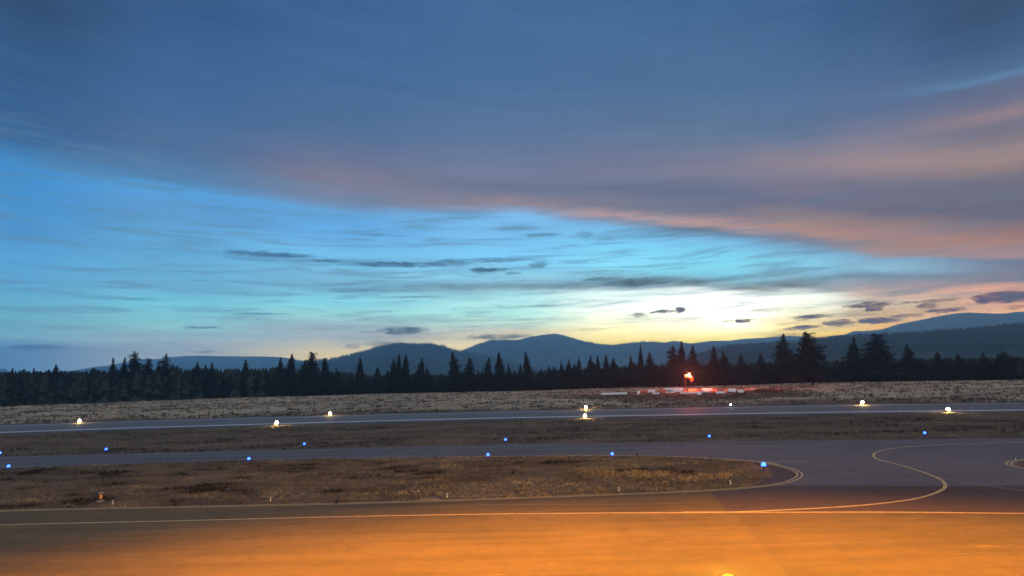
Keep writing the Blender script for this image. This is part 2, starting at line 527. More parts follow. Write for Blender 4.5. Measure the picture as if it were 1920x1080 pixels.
M['rubber'] = asphalt('rubber_darkened_asphalt', (0.06, 0.055, 0.055), (0.14, 0.12, 0.118), 0.75, 0.4)
M['white'] = paint('white_paint', (0.85, 0.85, 0.85), 0.25)
M['grass'] = tint_mat('dry_grass_blades', [(0.0, (0.02, 0.018, 0.013)), (0.3, (0.085, 0.067, 0.048)), (0.6, (0.19, 0.158, 0.112)), (0.85, (0.3, 0.255, 0.165)), (1.0, (0.42, 0.36, 0.22))])
M['sage'] = tint_mat('field_brush', [(0.0, (0.03, 0.03, 0.022)), (0.3, (0.13, 0.11, 0.078)), (0.6, (0.42, 0.355, 0.255)), (1.0, (0.66, 0.58, 0.43))])
M['rust'] = tint_mat('rust_brush', [(0.0, (0.07, 0.035, 0.025)), (1.0, (0.24, 0.12, 0.085))])
M['needles'] = tint_mat('pine_needles', [(0.0, (0.006, 0.007, 0.005)), (0.5, (0.018, 0.017, 0.011)), (1.0, (0.055, 0.05, 0.032))], 0.8)
M['bark'] = simple('pine_bark', (0.07, 0.045, 0.03), 0.95, 0, 0.4, 6)
M['forest'] = tint_mat('far_pines', [(0.0, (0.014, 0.02, 0.015)), (1.0, (0.05, 0.06, 0.045))], 0.95)
M['metal'] = simple('galvanised_metal', (0.35, 0.35, 0.35), 0.45, 0.8)
M['darkmetal'] = simple('dark_painted_metal', (0.035, 0.035, 0.037), 0.5)
M['yellowmetal'] = simple('yellow_painted_metal', (0.55, 0.36, 0.05), 0.5)
M['concrete'] = simple('pale_concrete', (0.4, 0.37, 0.34), 0.9, 0, 0.2, 12)
M['pad'] = simple('weathered_concrete', (0.2, 0.165, 0.13), 0.95, 0, 0.25, 9)
M['signface'] = simple('orange_sign_face', (0.75, 0.36, 0.05), 0.5)
M['marker'] = simple('white_marker_plastic', (0.78, 0.76, 0.72), 0.4)
M['panel_white'] = simple('white_panel', (0.8, 0.79, 0.78), 0.55, 0, 0.06, 3)
M['panel_red'] = simple('orange_red_panel', (0.62, 0.12, 0.05), 0.55, 0, 0.1, 3)
M['lamp_warm'] = simple('runway_lamp_glass', (0.9, 0.85, 0.7), 0.2, emis=(1.0, 0.6, 0.18), est=320)
M['lamp_blue'] = simple('blue_lamp_glass', (0.05, 0.15, 0.8), 0.2, emis=(0.02, 0.085, 1.0), est=9)
M['lamp_red'] = simple('red_lamp_glass', (0.8, 0.1, 0.05), 0.2, emis=(1.0, 0.035, 0.01), est=14)
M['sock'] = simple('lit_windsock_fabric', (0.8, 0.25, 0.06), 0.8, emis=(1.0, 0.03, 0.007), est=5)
M['lamp_white'] = simple('white_lamp_glass', (0.9, 0.9, 0.8), 0.2, emis=(1.0, 0.95, 0.75), est=30)
M['lamp_far'] = simple('yard_lamp_glass', (0.9, 0.85, 0.7), 0.2, emis=(1.0, 0.85, 0.65), est=160)
M['lamp_sodium'] = simple('sodium_lamp_glass', (0.5, 0.4, 0.02), 0.3, emis=(1.0, 0.82, 0.012), est=1.5)


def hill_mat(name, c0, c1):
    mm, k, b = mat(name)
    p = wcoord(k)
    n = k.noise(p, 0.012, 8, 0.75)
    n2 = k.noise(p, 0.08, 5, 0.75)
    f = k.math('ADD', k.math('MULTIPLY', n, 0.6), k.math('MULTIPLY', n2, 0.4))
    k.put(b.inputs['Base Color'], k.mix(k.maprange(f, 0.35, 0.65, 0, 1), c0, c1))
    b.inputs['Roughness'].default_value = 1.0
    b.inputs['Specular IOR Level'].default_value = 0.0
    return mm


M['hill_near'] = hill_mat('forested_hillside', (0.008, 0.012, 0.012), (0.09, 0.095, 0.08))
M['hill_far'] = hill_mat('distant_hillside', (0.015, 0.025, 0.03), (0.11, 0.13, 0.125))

# ------------------------------------------------------------------ ground, hills
bm = bmesh.new()
S = 18000
for i in range(25):
    for j in range(25):
        bm.verts.new((-S + 2 * S * i / 24, -S + 2 * S * j / 24, 0))
bm.verts.ensure_lookup_table()
for i in range(24):
    for j in range(24):
        q = [i * 25 + j, (i + 1) * 25 + j, (i + 1) * 25 + j + 1, i * 25 + j + 1]
        bm.faces.new([bm.verts[k] for k in q])
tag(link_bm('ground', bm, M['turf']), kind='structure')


def hill(name, ridge, D, mat_, foot=0.55, amp=0.05, seed=1, step=8, jag=0.0):
    """a ridge line turned into a hill: slopes down towards the viewer and behind; returns a surface sampler"""
    sp = spline([Vector((x, y)) for x, y in ridge], 6)
    xs = np.array([p.x for p in sp])
    ys = np.array([p.y for p in sp])
    gx = np.arange(xs[0], xs[-1] + step, step)
    gy = np.interp(gx, xs, ys)
    rows = [(foot, 0.0), (foot + .07, .10), (foot + .14, .24), (foot + .2, .38), (foot + .26, .54), (foot + .32, .70), (foot + .37, .84), (foot + .41, .95), (1.0, 1.0), (1.05, .93), (1.2, .55), (1.4, 0.0)]
    D = D * 1.6
    span = 1 - foot
    rows = [(foot + span * i / 12, (i / 12) ** 1.15) for i in range(13)] + [(1.05, .93), (1.2, .55), (1.35, -0.02)]
    V = []
    rs = np.random.RandomState(seed)
    for k, (dk, hk) in enumerate(rows):
        for i, x in enumerate(gx):
            top = at_dist(x, gy[i], D)
            if top.z < 2: top.z = 2
            az_ = math.atan2(top.x, top.y)
            d = D * dk
            px, py = math.sin(az_) * d, math.cos(az_) * d
            hh = top.z * hk
            if 0 < k < 12:
                nz = float(fbm(np.array([px / D * 14 + seed * 3]), np.array([py / D * 14]), seed, 4)[0]) - .5
                hh *= 1 + nz * 1.0 * (1 - hk)
                hh = min(hh, HCAM + (top.z - HCAM) * dk * 0.995) if hk > .5 else hh
            if jag and k == 12:
                hh += rs.rand() * jag
            V.append((px, py, hh if k not in (0,) else -1))
    n = len(gx)
    F = []
    for k in range(len(rows) - 1):
        for i in range(n - 1):
            F.append((k * n + i, k * n + i + 1, (k + 1) * n + i + 1, (k + 1) * n + i))
    o = np_mesh(name, V, F, 4, mat_)
    tag(o, kind='structure')
    o.data.polygons.foreach_set('use_smooth', [True] * len(o.data.polygons))
    return np.array(V).reshape(len(rows), n, 3)


def spiky_forest(name, P, H, mat_, seed=3, arms=4, tiers=3):
    """many small ragged pines in one mesh: P (n,3) feet, H heights"""
    rs = np.random.RandomState(seed)
    n = len(P)
    V, A = [], []
    for t_ in range(tiers):
        z0, z1 = t_ / (tiers + .35), (t_ + 1.45) / (tiers + .45)
        z1 = min(z1, 1)
        r = 0.2 * (1 - t_ / tiers * 0.78)
        for a in range(arms):
            th = rs.rand(n) * 6.28 + a * 6.28 / arms
            rr = H * r * (0.7 + rs.rand(n) * .6)
            base = P + np.stack([np.cos(th) * rr, np.sin(th) * rr, H * z0 + H * rs.rand(n) * .06], 1)
            th2 = th + 1.9
            base2 = P + np.stack([np.cos(th2) * rr, np.sin(th2) * rr, H * z0 + H * rs.rand(n) * .06], 1)
            tip = P + np.stack([np.zeros(n), np.zeros(n), H * z1], 1)
            V.append(np.stack([base, base2, tip], 1).reshape(-1, 3))
            A.append(np.repeat(np.clip(rs.rand(n), 0, 1), 3))
    V = np.concatenate(V)
    A = np.concatenate(A)
    return np_mesh(name, V, np.arange(len(V)), 3, mat_, attr=A)


def scatter_on(Vg, n, rs, r0=0, r1=12.0):
    k = r0 + (r1 - r0) * rs.rand(n) ** 0.7
    i = rs.rand(n) * (Vg.shape[1] - 1.001)
    k0, i0 = np.minimum(k.astype(int), Vg.shape[0] - 2), i.astype(int)
    fk, fi = (k - k0)[:, None], (i - i0)[:, None]
    return (Vg[k0, i0] * (1 - fi) + Vg[k0, i0 + 1] * fi) * (1 - fk) + (Vg[k0 + 1, i0] * (1 - fi) + Vg[k0 + 1, i0 + 1] * fi) * fk


rs = np.random.RandomState(5)
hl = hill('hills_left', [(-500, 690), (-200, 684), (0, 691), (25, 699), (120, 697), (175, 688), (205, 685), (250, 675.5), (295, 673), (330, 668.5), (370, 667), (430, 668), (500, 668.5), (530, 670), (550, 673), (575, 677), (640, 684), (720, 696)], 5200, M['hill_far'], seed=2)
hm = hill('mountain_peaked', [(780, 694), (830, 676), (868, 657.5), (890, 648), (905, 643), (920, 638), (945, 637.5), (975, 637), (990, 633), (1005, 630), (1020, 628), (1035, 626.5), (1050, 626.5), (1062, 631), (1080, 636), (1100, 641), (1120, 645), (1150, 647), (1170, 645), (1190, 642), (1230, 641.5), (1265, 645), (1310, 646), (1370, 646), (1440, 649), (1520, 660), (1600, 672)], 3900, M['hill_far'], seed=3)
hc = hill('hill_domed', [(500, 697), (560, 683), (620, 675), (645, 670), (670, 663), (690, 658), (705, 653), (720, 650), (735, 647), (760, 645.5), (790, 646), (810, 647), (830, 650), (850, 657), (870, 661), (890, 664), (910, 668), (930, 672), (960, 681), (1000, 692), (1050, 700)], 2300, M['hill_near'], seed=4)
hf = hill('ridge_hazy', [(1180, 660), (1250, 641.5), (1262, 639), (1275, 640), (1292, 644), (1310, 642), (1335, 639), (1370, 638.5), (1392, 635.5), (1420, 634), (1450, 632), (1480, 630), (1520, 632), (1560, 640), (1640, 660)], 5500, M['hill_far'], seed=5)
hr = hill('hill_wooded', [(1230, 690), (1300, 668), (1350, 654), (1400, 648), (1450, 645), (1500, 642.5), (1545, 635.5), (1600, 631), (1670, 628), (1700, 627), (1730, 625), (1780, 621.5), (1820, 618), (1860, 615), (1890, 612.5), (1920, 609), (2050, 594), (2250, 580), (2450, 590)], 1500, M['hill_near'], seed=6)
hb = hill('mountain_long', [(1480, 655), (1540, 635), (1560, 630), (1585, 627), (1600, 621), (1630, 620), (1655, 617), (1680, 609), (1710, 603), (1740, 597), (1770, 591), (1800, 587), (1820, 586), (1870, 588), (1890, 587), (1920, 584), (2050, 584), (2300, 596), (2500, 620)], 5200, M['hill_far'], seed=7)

for nm, G, n, h0, h1, k0 in (('hill_forest_dome', hc, 6500, 11, 21, 3), ('hill_forest_right', hr, 12000, 8, 15, 3), ('hill_forest_peak', hm, 6500, 14, 24, 4)):
    P = scatter_on(G, n, rs, k0, 12.3)
    o = spiky_forest(nm, P - np.array([0, 0, .5]), h0 + (h1 - h0) * rs.rand(n), M['forest'], seed=n, arms=3, tiers=2)
    o.name = 'hillside_forest'
    tag(o, {'hill_forest_dome': 'blue grey pine cover on the rounded hill left of centre', 'hill_forest_right': 'dark blue pine cover on the long wooded slope at the right', 'hill_forest_peak': 'hazy blue pine cover on the peaked mountain in the middle'}[nm], 'forest', kind='stuff')

# ------------------------------------------------------------------ pavements
RUN_FAR = [(-700, 812), (-300, 804), (0, 797.5), (240, 789.5), (480, 783), (720, 777), (960, 771.5), (1200, 766.5), (1440, 761.5), (1680, 758), (1920, 755.5), (2300, 752), (2700, 749)]
RUN_LINE = [(-700, 838), (-300, 822), (0, 811), (200, 804), (480, 795.5), (720, 789), (960, 783.3), (1200, 779), (1440, 774.8), (1680, 771.5), (1920, 769), (2300, 767), (2700, 766)]
TAX_FAR = [(-700, 883), (-300, 866), (0, 857), (240, 851), (480, 845), (720, 839), (960, 833), (1200, 830), (1440, 827), (1680, 824.5), (1920, 822), (2300, 819), (2700, 817)]
TAX_NEAR = [(-700, 915), (-300, 893), (0, 879), (240, 870), (480, 863), (720, 859), (960, 856), (1193, 855), (1327, 859.5), (1427, 866), (1600, 866.5), (1920, 866), (2300, 866), (2700, 868)]


def shift(line, dy): return [(x, y + dy) for x, y in line]


def strip(name, far, near, z, mat_, n=6, kind='structure'):
    a = ground_line(far, z, n)
    b = ground_line(near, z, n)
    V, F = [], []
    k = min(len(a), len(b))
    sub = 5
    for p, q in zip(a[:k], b[:k]):
        for j in range(sub + 1):
            V.append(p.lerp(q, j / sub))
    for i in range(k - 1):
        for j in range(sub):
            F.append((i * (sub + 1) + j, i * (sub + 1) + j + 1, (i + 1) * (sub + 1) + j + 1, (i + 1) * (sub + 1) + j))
    o = np_mesh(name, [tuple(v) for v in V], F, 4, mat_)
    return tag(o, kind=kind)


def poly(name, pts, z, mat_):
    bm = bmesh.new()
    vs = [bm.verts.new((p.x, p.y, z)) for p in pts]
    f = bm.faces.new(vs)
    if f.normal.z < 0: f.normal_flip()
    bmesh.ops.triangulate(bm, faces=[f])
    return tag(link_bm(name, bm, mat_), kind='structure')


def ribbon(name, pts, width, z, mat_, off=0.0):
    V = []
    P = [Vector((p.x, p.y, 0)) for p in pts]
    for i, p in enumerate(P):
        d = (P[min(i + 1, len(P) - 1)] - P[max(i - 1, 0)]).normalized()
        nrm = Vector((-d.y, d.x, 0))
        V += [tuple(p + nrm * (off + width / 2) + Vector((0, 0, z))), tuple(p + nrm * (off - width / 2) + Vector((0, 0, z)))]
    F = [(2 * i, 2 * i + 1, 2 * i + 3, 2 * i + 2) for i in range(len(P) - 1)]
    return tag(np_mesh(name, V, F, 4, mat_), kind='structure')


strip('runway_shoulder', shift(RUN_FAR, -1.2), shift(RUN_LINE, 5.0), 0.006, M['shoulder'])
strip('runway', RUN_FAR, shift(RUN_LINE, 1.8), 0.012, M['runway'])
ribbon('runway_edge_stripe', ground_line(RUN_LINE), 1.15, 0.018, M['white'])
ribbon('runway_edge_stripe', ground_line(shift(RUN_FAR, 1.0)), 0.45, 0.018, M['white'])

# apron edge with the rounded nose of the grass island
NOSE = [(-700, 987), (-300, 969), (0, 959), (333, 952), (640, 945.5), (973, 935), (1280, 923), (1397, 916), (1467, 907.5), (1496, 898), (1503, 890), (1491, 881.5), (1460, 873), (1427, 866.5)]
nose = ground_line(NOSE, 0, 8)
tn = ground_line(TAX_NEAR, 0, 6)
tail = [p for p in tn if p.x > nose[-1].x + 1]
apron_pts = nose + [p + Vector((0, 4, 0)) for p in tail] + [Vector((400, tail[-1].y, 0)), Vector((400, -60, 0)), Vector((-400, -60, 0)), Vector((-400, nose[0].y, 0))]
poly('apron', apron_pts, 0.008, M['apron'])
poly('connector', [at(x, y) for x, y in [(1427, 866), (1460, 873), (1491, 881.5), (1503, 890), (1496, 898), (1467, 907.5), (1440, 911), (1470, 911.5), (1502, 911.5), (1700, 911.5), (1920, 911), (2300, 913), (2700, 915), (2700, 867), (1920, 865)]], 0.011, M['taxi'])
strip('taxiway', TAX_FAR, TAX_NEAR, 0.014, M['taxi'])
TIP = [(1330, 921), (1397, 914.5), (1425, 906), (1444, 897), (1450, 889), (1441, 880), (1420, 872), (1405, 865.5)]
tipline = ground_line(TIP, 0, 6)
tipzone = tipline + [p for p in reversed(nose) if p.x > tipline[0].x]
poly('island_shoulder', tipzone, 0.0095, M['band'])
# older dark overlay across the apron mouth, paler slab left of the seam
band = [at(x, y) for x, y in [(1502, 911), (1700, 911), (1920, 911), (2300, 913), (2700, 915), (2700, 962), (2300, 962), (1920, 962), (1640, 960.5), (1366, 960.5), (1352, 945), (1332, 923), (1400, 917.5), (1470, 910.5)]]
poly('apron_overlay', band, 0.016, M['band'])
sl = [at(x, y) for x, y in [(-700, 1012), (-300, 996), (0, 986), (320, 978.5), (640, 970), (973, 965), (1280, 963), (1378, 963), (1437, 1030), (1480, 1080)]]
e = (sl[-1] - sl[-2]).normalized()
sl.append(sl[-1] + e * 45)
sl.append(Vector((-400, sl[-1].y, 0)))
sl.append(Vector((-400, sl[0].y, 0)))
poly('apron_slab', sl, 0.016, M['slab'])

Y = M['yellow']
for y0 in (1003, 1031, 1062):
    ribbon('pavement_joint', ground_line([(-300, y0 + 38), (0, y0 + 24), (480, y0 + 9), (960, y0), (1440, y0 - 1), (1920, y0 + 2), (2300, y0 + 6)]), .045, 0.02, M['joint'])
for dx in (-760, 640):
    ribbon('pavement_joint', ground_line([(1350 + dx * .62, 966 if dx < 0 else 967), (1390 + dx * .72, 985), (1437 + dx * .86, 1030), (1480 + dx, 1080), (1545 + dx * 1.2, 1150)]), .03, 0.0215, M['joint'])
ribbon('pavement_joint', ground_line([(1334, 926), (1352, 945), (1378, 964), (1437, 1030), (1480, 1080), (1545, 1150)]), .045, 0.0205, M['joint'])
for fr in (.3, .42, .58, .7):
    for nm_, A_, B_, n_, z_ in (('runway_wheel_track', RUN_FAR, shift(RUN_LINE, 1.8), 'rubber', .0165), ('taxiway_wheel_track', TAX_FAR, TAX_NEAR[:8], 'rubber', .0185)):
        a_, b_ = ground_line(A_, 0, 6), ground_line(B_, 0, 6)
        ribbon(nm_, [p.lerp(q, fr) for p, q in zip(a_, b_)], .9, z_, M[n_])
for off in (-0.16, 0.16):
    ribbon('apron_edge_stripe', nose, 0.15, 0.022, Y, off + .12)
ribbon('taxiway_edge_stripe', ground_line(TAX_NEAR[:11]), 0.3, 0.022, M['faded'])
ribbon('taxiway_edge_stripe', ground_line([(820, 857.6), (960, 856), (1193, 855), (1327, 859.5), (1427, 866.3), (1462, 872)]), 0.36, 0.0255, Y)
ribbon('taxiway_edge_stripe', ground_line(TAX_NEAR[9:]), 0.14, 0.024, M['faded'])
ribbon('apron_guide_stripe', ground_line([(-700, 1012), (-300, 996), (0, 985), (320, 977.5), (640, 969.5), (973, 964), (1280, 962), (1647, 961), (1920, 963.5), (2300, 967), (2700, 971)]), 0.2, 0.024, Y)
ribbon('apron_inner_stripe', ground_line([(900, 947), (1023, 946.5), (1150, 946), (1273, 945)]), 0.1, 0.022, M['faded'])
LEAD = [(1280, 961), (1380, 960.5), (1480, 956.5), (1613, 948.5), (1713, 936.5), (1763, 921), (1772, 908), (1753, 894.5), (1697, 875), (1647, 862), (1638, 853.5), (1647, 847), (1680, 840.5), (1735, 836), (1810, 832.5), (1960, 829), (2300, 826)]
ribbon('lead_in_stripe', ground_line(LEAD), 0.21, 0.028, Y)
ribbon('taxiway_centre_stripe', ground_line([(-700, 896), (-300, 877), (0, 867), (480, 853), (960, 843.5), (1300, 838), (1440, 836), (1680, 832.5)]), 0.16, 0.02, M['faded'])
ribbon('lead_off_stripe', ground_line([(1300, 838), (1440, 838.5), (1551, 844.5), (1600, 850), (1633, 858)]), 0.18, 0.026, M['faded'])
ribbon('lead_off_stripe', ground_line([(1757, 895), (1830, 908), (1920, 921), (2100, 945), (2400, 985)]), 0.16, 0.026, M['faded'])
ribbon('tyre_scuff', ground_line([(1540, 868), (1575, 881), (1617, 900)]), 0.16, 0.02, M['scuff'])
# island of turf entering at the right edge, ringed by its double stripe
ISL = [(2500, 858), (2200, 860), (2000, 862.5), (1925, 865), (1908, 869.5), (1914, 874.5), (1950, 881), (2100, 899), (2300, 925), (2500, 950)]
isl = ground_line(ISL, 0, 8)
poly('turf_island', isl, 0.032, M['turf'])
for off in (-0.16, 0.16):
    ribbon('island_edge_stripe', isl, 0.15, 0.036, Y, off - .5)


# ------------------------------------------------------------------ grass and brush
def in_poly(px, py, poly_):
    x = np.array([p.x for p in poly_]); y = np.array([p.y for p in poly_])
    ins = np.zeros(len(px), bool)
    j = len(x) - 1
    for i in range(len(x)):
        c = ((y[i] > py) != (y[j] > py)) & (px < (x[j] - x[i]) * (py - y[i]) / (y[j] - y[i] + 1e-12) + x[i])
        ins ^= c
        j = i
    return ins


def tufts(name, P, H, tint, mat_, seed, blades=6, spread=.5, width=.09):
    rs_ = np.random.RandomState(seed)
    n = len(P)
    V, A = [], []
    for b_ in range(blades):
        th = rs_.rand(n) * 6.28
        rad = rs_.rand(n) * spread
        c = P + np.stack([np.cos(th) * rad, np.sin(th) * rad, np.zeros(n)], 1) * H[:, None]
        hh = H * (.45 + rs_.rand(n) * .65)
        lean = (rs_.rand(n, 2) - .5) * .9
        wv_ = rs_.rand(n) * 6.28
        ww = H * width * (.6 + rs_.rand(n))
        d = np.stack([np.cos(wv_) * ww, np.sin(wv_) * ww, np.zeros(n)], 1)
        tip = c + np.stack([lean[:, 0] * hh, lean[:, 1] * hh, hh], 1)
        V.append(np.stack([c - d, c + d, tip], 1).reshape(-1, 3))
        A.append(np.repeat(np.clip(tint + (rs_.rand(n) - .5) * .22, 0, 1), 3))
    V = np.concatenate(V)
    A = np.concatenate(A)
    return np_mesh(name, V, np.arange(len(V)), 3, mat_, attr=A)


def region(n, x0, x1, y0, y1, poly_, rs_):
    px = x0 + (x1 - x0) * rs_.rand(n)
    py = y0 + (y1 - y0) * rs_.rand(n)
    k = in_poly(px, py, poly_)
    return np.stack([px[k], py[k], np.zeros(k.sum())], 1)


rs = np.random.RandomState(11)
# infield between taxiway and apron
infield = [p + Vector((0, .1, 0)) for p in tn if p.x <= nose[-1].x] + [p + Vector((-.2, .3, 0)) for p in reversed(nose)]
P = region(95000, -75, 40, 30, 75, infield, rs)
pat = fbm(P[:, 0] * .3, P[:, 1] * .7, 3, 5)
pat2 = fbm(P[:, 0] * .9, P[:, 1] * .9, 9, 3)
P = P[~in_poly(P[:, 0], P[:, 1], tipzone)]
pat = fbm(P[:, 0] * .3, P[:, 1] * .7, 3, 5)
pat2 = fbm(P[:, 0] * .9, P[:, 1] * .9, 9, 3)
yy = np.clip((P[:, 1] - 40) / 20, 0, 1)
tint = np.clip(0.56 + (pat - .5) * 1.1 + (pat2 - .5) * .5 - yy * .08, 0.02, .95)
dk = (pat < .28)
tint[dk] = .02 + .12 * rs.rand(dk.sum())
H = .07 + .15 * rs.rand(len(P)) ** 2 + dk * .12
# brighter bunch grass right of centre
for cx, cy, rr in ((1095, 882, 1.6), (1125, 888, 2.2), (1190, 888, 2.0), (1215, 893, 1.8), (1240, 890, 1.6), (1330, 893, 1.5), (1360, 893, 1.4), (1290, 898, 1.6), (810, 900, 1.0)):
    c = at(cx, cy)
    dd = np.hypot(P[:, 0] - c.x, (P[:, 1] - c.y)) / rr
    wgt = np.clip(1 - dd, 0, 1)
    sel = wgt > rs.rand(len(P)) * .85
    tint[sel] = .55 + .33 * rs.rand(sel.sum())
    H[sel] = .12 + .35 * wgt[sel] * rs.rand(sel.sum())
tag(tufts('infield_grass', P, H, tint, M['grass'], 1, 5, .9, .13), 'brown dry grass on the infield between taxiway and apron', 'grass', kind='stuff')
# strip between taxiway and runway
tf = ground_line(TAX_FAR, 0, 6)
rl = ground_line(shift(RUN_LINE, 6.0), 0, 6)
mid = [p + Vector((0, .4, 0)) for p in tf] + list(reversed(rl))
P = region(90000, -140, 130, 55, 140, mid, rs)
pat = fbm(P[:, 0] * .12, P[:, 1] * .3, 23, 4)
pat2 = fbm(P[:, 0] * .7, P[:, 1] * .7, 29, 3)
tint = np.clip(0.54 + (pat - .5) * .8 + (pat2 - .5) * .5, 0.02, .95)
dk = pat < .36
tint[dk] = .05 + .12 * rs.rand(dk.sum())
H = .12 + .18 * rs.rand(len(P)) ** 2
tag(tufts('verge_grass', P, H, tint, M['grass'], 2, 4, .9, .16), 'brown dry grass on the strip between runway and taxiway', 'grass', kind='stuff')
# field beyond the runway up to the trees
BASE = [(-700, 792), (-300, 773), (0, 761), (100, 755), (240, 750), (400, 747), (480, 744.5), (640, 741), (720, 738), (960, 733.5), (1100, 729), (1200, 726.5), (1400, 722), (1500, 718), (1650, 715.5), (1900, 712.5), (2300, 707), (2700, 703)]
bl = ground_line(BASE, 0, 6)
rf = ground_line(shift(RUN_FAR, -1.6), 0, 6)
field = rf + list(reversed(bl))
P = region(120000, -260, 330, 90, 420, field, rs)
P = P[rs.rand(len(P)) < np.clip(1.25 - (P[:, 1] - 120) / 320, .25, 1)]
pat = fbm(P[:, 0] * .05, P[:, 1] * .07, 43, 4)
pat2 = fbm(P[:, 0] * .3, P[:, 1] * .3, 49, 3)
xr = np.clip((P[:, 0] - 30) / 20, 0, 1) * np.clip((200 - P[:, 1]) / 20, 0, 1)
tint = np.clip(0.66 + (pat - .5) * 1.5 + (pat2 - .5) * .6 - .2 * np.clip((150 - P[:, 1]) / 15, 0, 1), 0.02, 1)
cc_ = at(1290, 741)
rd = np.hypot((P[:, 0] - cc_.x) / 44, (P[:, 1] - cc_.y) / 46) + (pat - .5) * .9
tint = np.where(rd < .9, .16 + .3 * (tint - .3), tint)
dk = (pat2 < .35) | (rs.rand(len(P)) < .03)
tint[dk] = .05 + .2 * rs.rand(dk.sum())
H = .22 + .3 * rs.rand(len(P)) ** 2 + dk * .22
tag(tufts('field_grass', P, H, tint, M['sage'], 3, 4, 1.0, .22), 'pale straw grass and dark brush on the field behind the runway', 'grass', kind='stuff')
# undergrowth in the shade of the trees
P = []
sp_ = bl
for p, q in zip(sp_[:-1], sp_[1:]):
    L = (q - p).length
    for _ in range(int(L * 9)):
        r_ = rs.rand()
        c = p.lerp(q, rs.rand()) * (1 + (rs.rand() ** 1.5) * .10 - .006)
        P.append((c.x, c.y, 0))
P = np.array(P)
tag(tufts('undergrowth', P, .7 + 1.9 * rs.rand(len(P)) ** 2, rs.rand(len(P)) * .5, M['needles'], 4, 6, .8, .25), 'dark scrub and saplings under the tree line', 'undergrowth', kind='stuff')
# turf island tufts at the right edge
P = region(7000, 20, 95, 30, 60, isl, rs)
tag(tufts('island_grass', P, .08 + .1 * rs.rand(len(P)), .15 + .3 * rs.rand(len(P)), M['grass'], 5, 5, .9, .13), 'dark dry grass on the small island at the right edge', 'grass', kind='stuff')
# rust brush right of the circle
P = []
for _ in range(420):
    c = at(1418 + 46 * rs.rand(), 731 + 5.5 * rs.rand())
    P.append((c.x, c.y, 0))
P = np.array(P)
tag(tufts('rust_brush', P, .3 + .6 * rs.rand(len(P)), rs.rand(len(P)), M['rust'], 6, 6, .9, .2), 'low rust red brush right of the ring of panels', 'brush', kind='stuff')


# ------------------------------------------------------------------ pines
def pine_mesh(seed, slim=.22, top=0.0, gap=.1, n_whorl=26):
    """unit-height pine crown as many needle sprays on drooping limbs; (verts, tint)"""
    rs_ = np.random.RandomState(seed)
    V, A = [], []
    trunkless = 0.03 + .08 * rs_.rand()
    th0 = rs_.rand() * 6.28
    for k in range(n_whorl):
        z = trunkless + (1 - trunkless) * ((k + rs_.rand() * .6) / n_whorl) ** .95
        prof = (1 - z)
        wdt = slim * 1.3 * (prof ** (0.8 + .2 * top) if top < .5 else (prof ** .45) * (.72 + .4 * z)) * (0.85 if z > trunkless + .1 else .62)
        wdt = max(wdt, .012)
        wdt *= .68 + .5 * rs_.rand()
        nb = int(5 + 4 * (1 - z) + rs_.rand() * 2)
        for b_ in range(nb):
            if rs_.rand() < gap: continue
            th = rs_.rand() * 6.283
            L = wdt * (.62 + .6 * rs_.rand() ** .9) * (1 + .3 * math.cos(th - th0 + z * 5))
            dr = -.28 + .5 * z + (rs_.rand() - .5) * .3
            ns = max(3, int(L / .022))
            for s in range(ns):
                f = (s + .4 + rs_.rand() * .5) / ns
                c = np.array([math.cos(th) * L * f, math.sin(th) * L * f, z + dr * L * f - .1 * L * f * f])
                for q in range(4):
                    sz = (.015 + .011 * rs_.rand()) * (1.1 - .35 * f) * (.45 + .7 * min(1, prof * 2.5))
                    d1 = rs_.normal(size=3); d1[2] *= .5; d1 /= np.linalg.norm(d1)
                    d2 = rs_.normal(size=3); d2 -= d1 * d2.dot(d1); d2 /= np.linalg.norm(d2)
                    cc = c + rs_.normal(size=3) * np.array([.014, .014, .016]) * min(1, prof * 3 + .25)
                    V += [cc - d1 * sz * 1.1, cc + d2 * sz * .55, cc + d1 * sz * 1.3, cc - d2 * sz * .55]
                    A += [np.clip(.45 + .5 * (rs_.rand() - .5) + .25 * (q == 3), 0, 1)] * 4
    # leader shoot
    for q in range(26):
        z = .93 + .075 * rs_.rand()
        sz = .012
        cc = np.array([rs_.normal() * .006 * (1.02 - z) * 12, rs_.normal() * .006 * (1.02 - z) * 12, z])
        V += [cc + np.array([-.005, 0, -sz]), cc + np.array([.009, .002, 0]), cc + np.array([0, 0, sz * 1.3]), cc + np.array([-.009, -.002, 0])]
        A += [.4] * 4
    return np.array(V), np.array(A)


def trunk_bm(seed):
    rs_ = random.Random(seed)
    bm = bmesh.new()
    a = (0, 0, -.004)
    r = .017
    for i in range(5):
        b_ = (a[0] + rs_.uniform(-.004, .004), a[1] + rs_.uniform(-.004, .004), (i + 1) * .19)
        cyl(bm, a, b_, r, r * .72, 8, i == 0)
        a, r = b_, r * .72
    for i in range(9):                      # dead lower limbs
        z = .05 + .05 * i
        th = rs_.uniform(0, 6.28)
        L = rs_.uniform(.04, .1)
        cyl(bm, (0, 0, z), (math.cos(th) * L, math.sin(th) * L, z - .01 + rs_.uniform(0, .03)), .0035, .001, 5, False)
    return bm


# kinds: 0-2 spire, 3-4 cone, 5 broad round, 6 broad rough, 7 thin
KIND = [(1, .17, .1, .1), (2, .2, .2, .16), (3, .185, .0, .1), (4, .25, .2, .1), (5, .28, .1, .15), (6, .27, .8, .12), (7, .26, .6, .2), (8, .12, .2, .16)]
PROTO = []
for i, (sd, sl_, tp, gp) in enumerate(KIND):
    root = empty('pine_tree', (0, 0, 0))
    V, A = pine_mesh(sd, sl_, tp, gp * .5, 38)
    np_mesh('crown', V, np.arange(len(V)), 4, M['needles'], root, A)
    link_bm('trunk', trunk_bm(sd), M['bark'], root)
    PROTO.append([root, False])

